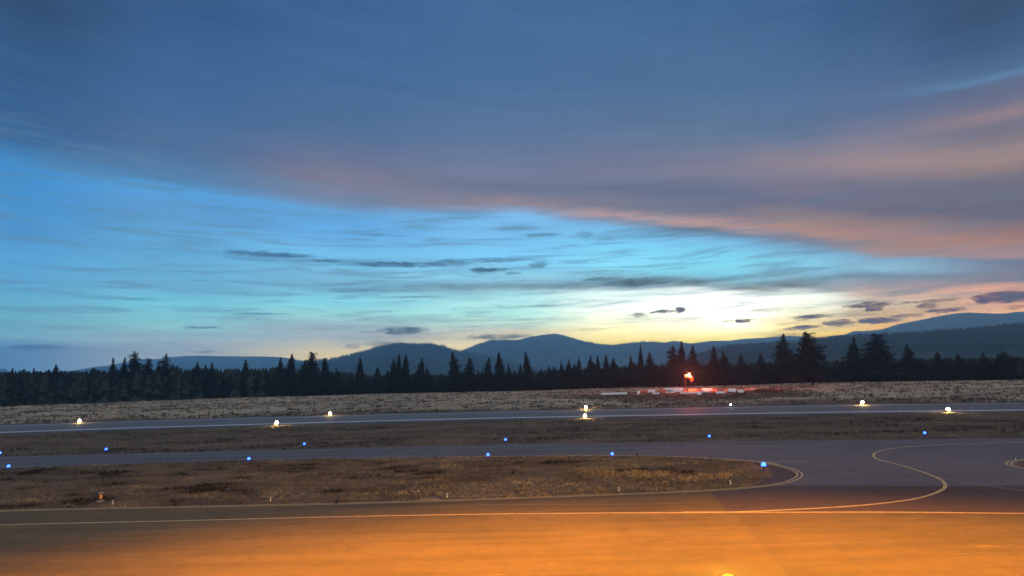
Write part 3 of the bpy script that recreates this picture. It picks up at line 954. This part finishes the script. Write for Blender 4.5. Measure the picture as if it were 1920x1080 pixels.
base_y = lambda x: float(np.interp(x, [b_[0] for b_ in BASE], [b_[1] for b_ in BASE]))
SLIM = [k[1] for k in KIND]


def pine(x, ytop, kind, label, width=None, base=None, back=1.0, group='pines along the edge of the field', yaw=0.0):
    """pine whose tip stands at (x, ytop) with its foot on the ground at the tree line"""
    yb = base_y(x) if base is None else base
    p = at(x, yb) * 1.0
    p.z = 0
    p = Vector((p.x * back, p.y * back, 0))
    top = at_dist(x, ytop, math.hypot(p.x, p.y))
    h = max(2.5, top.z)
    pr = PROTO[kind]
    if pr[1]: o = copy_tree(pr[0])
    else: o, pr[1] = pr[0], True
    o.location = p
    o.rotation_euler = (.05 * math.sin(yaw * 7.3), .05 * math.cos(yaw * 5.1), yaw)
    s = h
    w_ = s if width is None else width * math.hypot(p.x, p.y) / FPX / SLIM[kind] * 1.02
    o.scale = (w_, w_, s)
    tag(o, label, 'tree', group)
    return o


TREES = [
    (19, 690, 1, 9, 'dark pine with a ragged tip at the far left end of the tree line'),
    (42, 692, 5, 11, 'blunt round topped dark pine second from the far left end of the tree line'),
    (61, 690, 7, 6, 'thin spiky dark pine just right of the blunt round top at far left'),
    (97, 684, 0, 11, 'pointed dark pine standing highest of the trees left of the first yellow light'),
    (146, 709, 5, 11, 'low round pine directly above the leftmost yellow runway light'),
    (210, 670, 1, 9, 'slender pine at the left end of the tall left cluster'),
    (226, 670, 1, 10, 'ragged pine just left of the tallest tree in the left cluster'),
    (244, 659, 6, 14, 'tallest rough crowned pine of the left cluster'),
    (273, 671, 5, 12, 'rounded pine alone between the two tall pines of the left cluster'),
    (293, 682, 0, 9, 'short pine left of the bushy pointed one in the left cluster'),
    (307, 664, 6, 13, 'bushy pointed pine at the right side of the left cluster'),
    (321, 682, 2, 10, 'short pine right beside the bushy pointed one in the left cluster'),
    (362, 679, 3, 15, 'cone shaped pine right of the first gap in the left tree line'),
    (386, 684, 1, 10, 'left one of twin spires standing close together at left'),
    (394, 680, 1, 11, 'right one of twin spires standing close together at left'),
    (433, 704, 3, 11, 'low cone shaped pine between the twin spires and a lone spire'),
    (459, 675, 0, 12, 'lone tall spire before the long blue ridge at left'),
    (498, 699, 3, 11, 'low pine left above the large yellow light of the near row'),
    (521, 670, 7, 8, 'thin spire directly above the large yellow light of the near row'),
    (541, 664, 0, 14, 'tall narrow spire left of the round topped giant'),
    (567, 675, 0, 11, 'spire touching the left flank of the round topped giant'),
    (583, 660, 5, 17, 'giant round topped pine standing before the dip left of the domed hill'),
    (610, 671, 0, 13, 'spire at the right flank of the round topped giant'),
    (633, 690, 1, 9, 'ragged short pine right of the round topped giant group'),
    (659, 705, 2, 8, 'small pine in the low gap left of a thin lone spire'),
    (678, 671, 7, 10, 'thin lone spire at the foot of the domed hill'),
    (710, 688, 2, 10, 'small upright pine between the thin lone spire and the three headed clump'),
    (736, 672, 3, 12, 'left and lowest head of the three headed clump before the domed hill'),
    (746, 665, 0, 11, 'middle head of the three headed clump before the domed hill'),
    (756, 664, 3, 14, 'right head of the three headed clump before the domed hill'),
    (789, 671, 3, 14, 'broad cone pine alone before the right half of the domed hill'),
    (803, 688, 0, 9, 'small pine leaning against the broad cone before the domed hill'),
    (827, 699, 2, 8, 'little pine left of the stout pine below the notch between the hills'),
    (854, 659, 2, 14, 'stout tall pine just left of the notch between the two hills'),
    (882, 671, 5, 13, 'egg shaped pine just right of the notch between the two hills'),
    (914, 670, 2, 11, 'even narrow cone second to the right of the hill notch'),
    (937, 659, 0, 13, 'tall full spire third to the right of the hill notch'),
    (957, 683, 1, 8, 'short pine right against the tall full spire'),
    (979, 682, 1, 8, 'short pine touching the left side of the spire beneath the mountain peak'),
    (991, 660, 0, 12, 'tall spire left beneath the peak of the central mountain'),
    (1015, 692, 2, 7, 'small pine in the low gap right of the spire beneath the peak'),
    (1032, 687, 0, 8, 'small pointed pine straight beneath the mountain peak'),
    (1057, 679, 7, 7, 'thin pine at the left end of the saw tooth row'),
    (1069, 674, 3, 11, 'broader cone second in the saw tooth row right of the peak'),
    (1085, 671, 2, 9, 'even cone third in the saw tooth row right of the peak'),
    (1106, 667, 3, 12, 'broad cone above the stacked pair of yellow lights'),
    (1121, 667, 0, 10, 'pointed pine directly right of the broad cone above the stacked lights'),
    (1138, 665, 1, 11, 'double tipped pine above the left end of the long white bar'),
    (1152, 671, 4, 15, 'wide skirted pine above the right half of the long white bar'),
    (1185, 667, 1, 10, 'ragged pine left of the slim tall spire near the panels'),
    (1203, 649, 0, 9, 'slim tall spire left above the ring of panels'),
    (1220, 660, 4, 16, 'wide cone beside the slim spire above the ring of panels'),
    (1264, 647, 6, 14, 'rough broad pine left behind the red lit windsock'),
    (1283, 640, 3, 15, 'tallest pine directly behind the red lit windsock'),
    (1300, 647, 4, 15, 'cone pine right behind the red lit windsock'),
    (1342, 648, 0, 12, 'clean pointed spire right of the trees behind the windsock'),
    (1363, 657, 1, 12, 'faint ragged pine right beside the clean pointed spire'),
    (1393, 663, 2, 10, 'pointed pine over the right end of the ring of panels'),
    (1429, 662, 7, 9, 'thin spire over the rust red brush'),
    (1475, 626, 4, 24, 'huge ragged pine left of the small light on the hillside'),
    (1524, 622, 5, 26, 'huge broad pine right of the small light on the hillside'),
    (1574, 674, 2, 9, 'small pine in the gap right of the huge broad pine'),
    (1605, 633, 3, 17, 'tall leaning pine between the two widest trees at right'),
    (1655, 625, 5, 27, 'widest full pine left above the right hand yellow light'),
    (1711, 645, 2, 13, 'dark green spire before the wooded slope at right'),
    (1739, 672, 3, 10, 'short cone between two spires before the wooded slope'),
    (1764, 659, 0, 11, 'dark spire directly above the rightmost yellow light'),
    (1805, 662, 7, 8, 'thin dark spire second right of the rightmost yellow light'),
    (1847, 661, 3, 12, 'cone pine amid the dark mass at the right end'),
    (1878, 662, 1, 8, 'thin ragged pine left of the broad dark one at the right end'),
    (1891, 660, 5, 15, 'broad dark pine near the right end of the tree line'),
]
rr = random.Random(4)
for x, yt, kd, wd, lb in TREES:
    b_ = 722.5 if x == 1524 else None
    pine(x, yt, kd, lb, wd * 1.22, b_, yaw=rr.uniform(0, 6.28))
FILL = 'dark pine filling the mass of the tree line lower than the pines around it'
skyline = sorted((t_[0], t_[1]) for t_ in TREES)
for i in range(222):
    x = -60 + 2050 * (i + rr.random()) / 222
    yb = base_y(x)
    hmax = yb - float(np.interp(x, [0, 200, 330, 345, 360, 480, 560, 600, 650, 690, 720, 800, 820, 860, 1000, 1100, 1200, 1330, 1420, 1500, 1560, 1700, 1920],
                                [698, 692, 688, 714, 690, 698, 686, 688, 712, 710, 697, 690, 710, 689, 692, 681, 680, 670, 677, 664, 675, 673, 669]))
    h = hmax * rr.uniform(.66, 1.04)
    pine(x, yb - h, rr.choice([0, 1, 2, 3, 3, 4, 6, 7]), FILL, h * rr.uniform(.24, .38), None, rr.uniform(1.0, 1.16) if h < hmax * .92 else rr.uniform(1.02, 1.12), yaw=rr.uniform(0, 6.28))

# wood behind the first row
rs = np.random.RandomState(77)
n = 6500
xs = -500 + 2900 * rs.rand(n)
D = 360 + 640 * rs.rand(n) ** 1.2
P, H = [], []
for x, d in zip(xs, D):
    q = at_dist(x, horizon(x), d)
    top = float(np.interp(x, [0, 120, 480, 520, 560, 640, 700, 900, 1200, 1500, 1700, 1920], [697, 695, 690, 687, 690, 696, 702, 700, 684, 676, 672, 668]))
    hz = at_dist(x, top, d).z
    P.append((q.x, q.y, 0))
    H.append(max(6, hz * (.66 + .38 * rs.rand())))
o = spiky_forest('distant_forest', np.array(P), np.array(H), M['forest'], 12, 5, 5)
tag(o, 'dark blurred wood standing behind the front row of pines', 'forest', kind='stuff')


# ------------------------------------------------------------------ airfield lights
def fixture(name, loc, glass, hgt, r, gr, cover):
    root = empty(name, loc)
    bm = bmesh.new()
    cyl(bm, (0, 0, -.01), (0, 0, .035), r * 1.9, r * 1.7, 16)
    link_bm('base_plate', bm, cover, root, True)
    bm = bmesh.new()
    cyl(bm, (0, 0, .03), (0, 0, hgt), .03, .026, 10)
    cyl(bm, (0, 0, hgt * .45), (0, 0, hgt * .55), .045, .045, 10)
    link_bm('stem', bm, cover, root, True)
    bm = bmesh.new()
    cyl(bm, (0, 0, hgt), (0, 0, hgt + .06), r * .8, r * 1.1, 14)
    link_bm('lamp_holder', bm, cover, root, True)
    bm = bmesh.new()
    cyl(bm, (0, 0, hgt + .058), (0, 0, hgt + .058 + gr * .9), gr, gr * .92, 16)
    ball(bm, (0, 0, hgt + .058 + gr * .9), gr * .92, .9, 16, 10)
    link_bm('glass_dome', bm, glass, root, True)
    return root


RW = fixture('runway_light', (0, 0, 0), M['lamp_warm'], .3, .15, .24, M['yellowmetal'])
RUNL = [(149, 789.3, 'yellow glowing runway light on the far runway edge, leftmost of all'), (619, 775.7, 'yellow glowing runway light on the far runway edge left of the domed hill'),
        (1098.3, 764, 'yellow glowing runway light on the far edge, upper of the stacked pair'), (1617, 755.2, 'yellow glowing runway light on the far runway edge at the right'),
        (519, 793.3, 'large yellow glowing runway light on the near runway edge at the left'), (1097, 780.3, 'yellow glowing runway light on the near edge, lower of the stacked pair'),
        (1777.8, 768.1, 'yellow glowing runway light on the near runway edge, rightmost of all')]
for i, (x, y, lb) in enumerate(RUNL):
    o = RW if i == 0 else copy_tree(RW)
    p = at(x, y, .45)
    o.location = (p.x, p.y, 0)
    tag(o, lb, 'runway light', 'yellow lights along the runway edges')

TW = fixture('taxiway_light', (0, 0, 0), M['lamp_blue'], .24, .09, .14, M['darkmetal'])
TAXL = [(16, 875, 'blue taxiway light in the near grass edge, leftmost fully in view'), (199, 843, 'blue taxiway light beyond the taxiway, left of all on the far side'), (466.5, 861, 'small cyan taxiway light on the near edge below the large yellow light'),
        (570.5, 833, 'blue taxiway light beyond the taxiway below the left hand yellow lights'), (915, 853.5, 'blue taxiway light on the near edge just left of the middle'), (948, 825, 'blue taxiway light beyond the taxiway in the middle of the picture'),
        (1148, 852, 'blue taxiway light on the near edge below the stacked yellow lights'), (1330, 818.5, 'blue taxiway light beyond the taxiway below the ring of panels'), (1432, 874, 'brightest blue taxiway light inside the rounded nose of the grass'),
        (1734, 812.5, 'blue taxiway light beyond the taxiway near the right hand yellow lights'), (0, 850, 'blue taxiway light cut by the left edge of the picture')]
for i, (x, y, lb) in enumerate(TAXL):
    o = TW if i == 0 else copy_tree(TW)
    p = at(x, y, .34)
    o.location = (p.x, p.y, 0)
    if x == 1432: o.scale = (1.35, 1.35, 1.2)
    tag(o, lb, 'taxiway light', 'blue lights along the taxiway edges')

# single white light on the far runway edge
o = fixture('edge_light', (0, 0, 0), M['lamp_white'], .45, .1, .17, M['darkmetal'])
p = at(1370, 759, .6)
o.location = (p.x, p.y, 0)
tag(o, 'small plain white light at the far runway edge below the panels', 'light')

# white reflective stakes along the infield
root = empty('edge_marker', (0, 0, 0))
bm = bmesh.new()
cyl(bm, (0, 0, -.02), (0, 0, .05), .07, .05, 12)
link_bm('foot', bm, M['darkmetal'], root, True)
bm = bmesh.new()
cyl(bm, (0, 0, .05), (0, 0, .3), .05, .042, 12)
ball(bm, (0, 0, .3), .042, .7, 12, 6)
link_bm('post', bm, M['marker'], root, True)
bm = bmesh.new()
cyl(bm, (0, 0, .2), (0, 0, .255), .0505, .049, 12)
link_bm('band', bm, M['darkmetal'], root, True)
MARK = [(211, 947, 'white marker post beside the orange sign at lower left'), (507, 941, 'white marker post on the grass edge between orange sign and middle'), (838.5, 934.5, 'white marker post on the grass edge at centre by a pale slab'),
        (1160.5, 922.5, 'white marker post on the grass edge below the bunch grass'), (1370, 909.5, 'white marker post left of the rounded grass nose'), (1323, 861.5, 'faint white marker post on the taxiway near edge'),
        (1905, 865, 'tiny white marker post at the island on the right edge')]
for i, (x, y, lb) in enumerate(MARK):
    o = root if i == 0 else copy_tree(root)
    p = at(x, y)
    o.location = (p.x, p.y, 0.03 if x == 1905 else 0)
    if i > 4: o.scale = (.7, .7, .7)
    tag(o, lb, 'marker', 'white marker posts along the pavement edges')

# pale concrete pads
for x, y, sx, sy, lb in ((805, 936.5, 1.3, .5, 'flat pale concrete pad in the grass left of the centre marker post'),):
    bm = bmesh.new()
    box(bm, (0, 0, .03), (sx, sy, .1), .02)
    o = link_bm('concrete_pad', bm, M['pad'])
    o.location = at(x, y)
    tag(o, lb, 'pad')

# orange sign box on a concrete base
p = at(188, 940)
dist = math.hypot(p.x, p.y)
k_ = dist / FPX
root = empty('airfield_sign', p, math.atan2(-p.x, p.y) + .35)
bm = bmesh.new()
box(bm, (0, 0, .03), (11.5 * k_, .45, .1), .015)
link_bm('concrete_base', bm, M['concrete'], root)
for sx in (-1, 1):
    bm = bmesh.new()
    cyl(bm, (sx * 2.6 * k_, 0, .08), (sx * 2.6 * k_, 0, .2), .022, .022, 8)
    link_bm('leg', bm, M['darkmetal'], root)
Hs = 12.5 * k_
bm = bmesh.new()
box(bm, (0, 0, .17 + Hs / 2), (7.6 * k_, .17, Hs), .012)
link_bm('sign_box', bm, M['darkmetal'], root)
bm = bmesh.new()
box(bm, (0, -.085, .17 + Hs * .47), (4.4 * k_, .03, Hs * .7), .006)
link_bm('sign_face', bm, M['signface'], root)
bm = bmesh.new()
box(bm, (0, 0, .17 + Hs + .012), (8.2 * k_, .2, .025), .008)
link_bm('top_rail', bm, M['marker'], root)
root.scale = (.74, .74, .74)
tag(root, 'small orange faced sign in a dark frame on a concrete base at lower left', 'sign')


# ------------------------------------------------------------------ ring of panels with the lit windsock
def panel(x0, x1, yt, yb, mat_, label):
    xc = (x0 + x1) / 2
    p = at(xc, yb)
    d = math.hypot(p.x, p.y)
    k = d / FPX
    W, Hh = (x1 - x0) * k, (yb - yt) * k
    face = math.atan2(-p.x, p.y)
    root = empty('marker_panel', p, face + rr.uniform(-.12, .12))
    tilt = R(38)
    bm = bmesh.new()
    ln = max(.35, Hh * 1.15)
    box(bm, (0, Hh * .38, .1 + Hh * .46), (W, ln, .06), .012, Matrix.Rotation(R(50), 3, 'X'))
    link_bm('board', bm, mat_, root)
    for s in (-1, 1):
        bm = bmesh.new()
        cyl(bm, (s * W * .4, Hh * .8, -.02), (s * W * .4, Hh * .8, Hh * .84), .035, .035, 8)
        link_bm('post', bm, M['metal'], root)
    for s in (-1, 1):
        bm = bmesh.new()
        cyl(bm, (s * W * .4, .1, -.02), (s * W * .4, .1, .16), .035, .035, 8)
        link_bm('foot', bm, M['metal'], root)
    tag(root, label, 'marker panel', 'panels of the ground ring')


Wm, Rm = M['panel_white'], M['panel_red']
for a in [
    (1195, 1200, 733, 740, Wm, 'narrow white panel standing alone at the left end of the ring'),
    (1202, 1214, 732.5, 737, Rm, 'orange red panel second from the left end of the ring'),
    (1215.5, 1228, 731, 736.5, Wm, 'square white panel right of the leftmost orange red one'),
    (1224, 1236.5, 736.6, 739.8, Wm, 'flat white panel in front of the square white one at left'),
    (1238, 1250, 731, 737, Rm, 'orange red panel at the left end of the longest rear white panel'),
    (1247, 1280, 728, 732.5, Wm, 'longest white panel of the rear row just left of the windsock pole'),
    (1263, 1279, 731.5, 735.3, Wm, 'pinkish white panel under the right half of the longest rear panel'),
    (1249, 1265, 734.6, 737, Wm, 'thin white panel low before the longest rear panel'),
    (1291.5, 1306, 730, 733.8, Rm, 'orange red panel directly right of the windsock pole'),
    (1277, 1308, 735.8, 738.5, Wm, 'long low white panel right in front of the windsock pole'),
    (1307.5, 1315, 735, 741, Wm, 'small upright white panel lowest in the middle of the ring'),
    (1318, 1334, 728.5, 733.5, Wm, 'clean white rear panel first to the right of the windsock'),
    (1315, 1331, 734.3, 736.3, Wm, 'thin white strip panel below the clean rear panel right of the windsock'),
    (1345, 1358.5, 729, 734, Rm, 'orange red panel in the right half of the ring above a white one'),
    (1344, 1359, 734.4, 738.4, Wm, 'white panel beneath the orange red one in the right half'),
    (1367, 1379, 729, 735.6, Wm, 'tall white panel second from the right end of the ring'),
    (1384.5, 1394, 731.5, 736.6, Wm, 'small white panel at the right end of the ring'),
    (1129, 1175, 736.6, 740.2, Wm, 'very long low white bar lying left of the ring'),
    (1458, 1463, 728, 735, Rm, 'faded red stub panel at the right end of the rust red brush'),
]:
    panel(*a)

p = at(1286, 733.5)
p.z = 0
d = math.hypot(p.x, p.y)
k_ = d / FPX
root = empty('windsock', p, math.atan2(-p.x, p.y))
Ht = (733.5 - 704.5) * k_
bm = bmesh.new()
cyl(bm, (0, 0, -.02), (0, 0, .12), .5, .45, 16)
link_bm('footing', bm, M['concrete'], root, True)
bm = bmesh.new()
cyl(bm, (0, 0, .1), (0, 0, Ht), .11, .07, 12)
link_bm('pole', bm, M['panel_red'], root, True)
bm = bmesh.new()
a0 = Vector((.15, 0, Ht - .75))
N, ring = 14, []
path = [(.15, -.75, .52), (.7, -.8, .5), (1.25, -1.0, .46), (1.65, -1.4, .4), (1.8, -1.95, .33), (1.75, -2.5, .27)]
path = [(.1, -.7, .55), (.7, -.72, .54), (1.3, -.95, .5), (1.7, -1.45, .43), (1.75, -2.05, .35), (1.65, -2.6, .28)]
for i, (x, z, r) in enumerate(path):
    q0 = path[max(i - 1, 0)]
    q1 = path[min(i + 1, len(path) - 1)]
    tx, tz = q1[0] - q0[0], q1[1] - q0[1]
    L = math.hypot(tx, tz)
    nx, nz = -tz / L, tx / L
    row = []
    for j in range(N):
        th = 6.283 * j / N
        row.append(bm.verts.new((x + nx * r * math.cos(th), r * math.sin(th), Ht + z + nz * r * math.cos(th))))
    ring.append(row)
for i in range(len(ring) - 1):
    for j in range(N):
        bm.faces.new((ring[i][j], ring[i][(j + 1) % N], ring[i + 1][(j + 1) % N], ring[i + 1][j]))
sock = link_bm('sock', bm, M['sock'], root, True)
bm = bmesh.new()
cyl(bm, (0, 0, Ht - .15), (1.15, 0, Ht + .25), .04, .04, 8)
link_bm('lamp_arm', bm, M['darkmetal'], root)
bm = bmesh.new()
ball(bm, (1.15, 0, Ht + .42), .26, 1.3)
link_bm('red_lamp', bm, M['lamp_red'], root, True)
bm = bmesh.new()
for j in range(N):
    a1 = 6.283 * j / N
    a2 = 6.283 * (j + 1) / N
    cyl(bm, (.1, .57 * math.sin(a1), Ht - .7 + .57 * math.cos(a1)), (.1, .57 * math.sin(a2), Ht - .7 + .57 * math.cos(a2)), .035, .035, 6)
link_bm('hoop', bm, M['darkmetal'], root)
root.scale = (1.5, 1.5, 1.0)
tag(root, 'red glowing windsock drooping from its pole in the middle of the panel ring', 'windsock')
ld = bpy.data.lights.new('red_lamp_light', 'POINT')
ld.color = (1.0, 0.1, 0.04)
ld.energy = 72000
ld.shadow_soft_size = .25
lo = bpy.data.objects.new('red_lamp_light', ld)
COL.objects.link(lo)
lo.parent = root
lo.location = (1.15, -.45, Ht + .1)

# lamp among the trees on the slope at the right
q = at_dist(1502, 654, 1250)
k0 = 1250 / 1900
foot_z = q.z - 6
root = empty('yard_lamp', (q.x, q.y, 0))
bm = bmesh.new()
cyl(bm, (0, 0, 0), (0, 0, q.z - .6), .22, .14, 10)
link_bm('mast', bm, M['metal'], root)
bm = bmesh.new()
cyl(bm, (0, 0, q.z - .7), (0, 0, q.z - .45), .3, .5, 12)
link_bm('lamp_holder', bm, M['darkmetal'], root)
bm = bmesh.new()
ball(bm, (0, 0, q.z), .42)
link_bm('lamp_globe', bm, M['lamp_far'], root, True)
tag(root, 'single small white lamp high on a mast before the wooded slope', 'lamp')

# ------------------------------------------------------------------ apron flood lamp, its top just entering at the bottom
DL = 6.0
SODIUM = 8800
top = at_dist(1367, 1095, DL)
root = empty('apron_lamp', (top.x, top.y, 0), math.atan2(-top.x, top.y))
bm = bmesh.new()
cyl(bm, (0, 0, -.02), (0, 0, .25), .3, .26, 16)
link_bm('footing', bm, M['concrete'], root, True)
bm = bmesh.new()
cyl(bm, (0, 0, .2), (0, 0, top.z - .16), .075, .055, 14)
link_bm('pole', bm, M['darkmetal'], root, True)
bm = bmesh.new()
cyl(bm, (0, 0, top.z - .2), (0, 0, top.z - .1), .09, .12, 16)
link_bm('lamp_holder', bm, M['darkmetal'], root, True)
bm = bmesh.new()
ball(bm, (0, 0, top.z), .082, 1.0, 24, 16)
link_bm('lamp_globe', bm, M['lamp_sodium'], root, True)
tag(root, 'round yellow glowing lamp at the bottom edge of the picture on the lit apron', 'lamp')
sd = bpy.data.lights.new('sodium_light', 'POINT')
sd.color = (1.0, 0.4, 0.015)
sd.energy = SODIUM
sd.shadow_soft_size = .1
sd.use_nodes = True
k = NT(sd.node_tree)
k.n.clear()
ln = k.new('ShaderNodeTexCoord').outputs['Normal']     # direction the light leaves in: a forward throw luminaire
ls = k.new('ShaderNodeSeparateXYZ')
k.put(ls.inputs[0], ln)
dn = k.math('MAXIMUM', k.math('MULTIPLY', ls.outputs[2], -1), 0.02)
hor = k.math('SQRT', k.math('ADD', k.math('MULTIPLY', ls.outputs[0], ls.outputs[0]), k.math('MULTIPLY', ls.outputs[1], ls.outputs[1])))
rho = k.math('DIVIDE', hor, dn)
gain = k.math('POWER', k.math('ADD', 1, k.math('MULTIPLY', rho, rho)), 1.35)
phi = k.math('MULTIPLY', k.math('ARCTAN2', ls.outputs[0], ls.outputs[1]), 180 / math.pi)
top_ = k.math('ADD', k.maprange(k.math('MULTIPLY', rho, k.math('MULTIPLY', k.maprange(phi, -10, 45, 1.0, 0.74), k.maprange(phi, -80, -40, 0.85, 1.0))), 3.55, 6.0, 1, 0, True), k.maprange(rho, 5, 12, 0.04, 0.004))
side = k.math('MULTIPLY', k.maprange(phi, -90, -26, 0.3, 1, True), k.maprange(phi, 40, 95, 1.1, 0.6, True))
st_ = k.math('MULTIPLY', k.math('MULTIPLY', gain, k.maprange(ls.outputs[2], -0.06, -0.1, 0, 1)), k.math('MULTIPLY', top_, side))
em = k.new('ShaderNodeEmission')
k.put(em.inputs['Strength'], st_)
lo_ = k.new('ShaderNodeOutputLight')
k.l.new(em.outputs[0], lo_.inputs[0])
so = bpy.data.objects.new('sodium_light', sd)
COL.objects.link(so)
so.parent = root
so.location = (0, .28, top.z - .04)

# ------------------------------------------------------------------ haze
bm = bmesh.new()
box(bm, (0, 0, (HAZE_TOP - 1.5) / 2), (2 * HAZE_FAR, 2 * HAZE_FAR, HAZE_TOP + 1.5))
hm_ = bpy.data.materials.new('haze')
hm_.use_nodes = True
k = NT(hm_.node_tree)
k.n.clear()
pvn = k.new('ShaderNodeVolumePrincipled')
pvn.inputs['Color'].default_value = (0.4, 0.73, 1.0, 1)
pvn.inputs['Anisotropy'].default_value = 0.6
pvn.inputs['Density'].default_value = SIG
ou = k.new('ShaderNodeOutputMaterial')
k.l.new(pvn.outputs[0], ou.inputs['Volume'])
hz = link_bm('haze', bm, hm_)
tag(hz, kind='stuff')
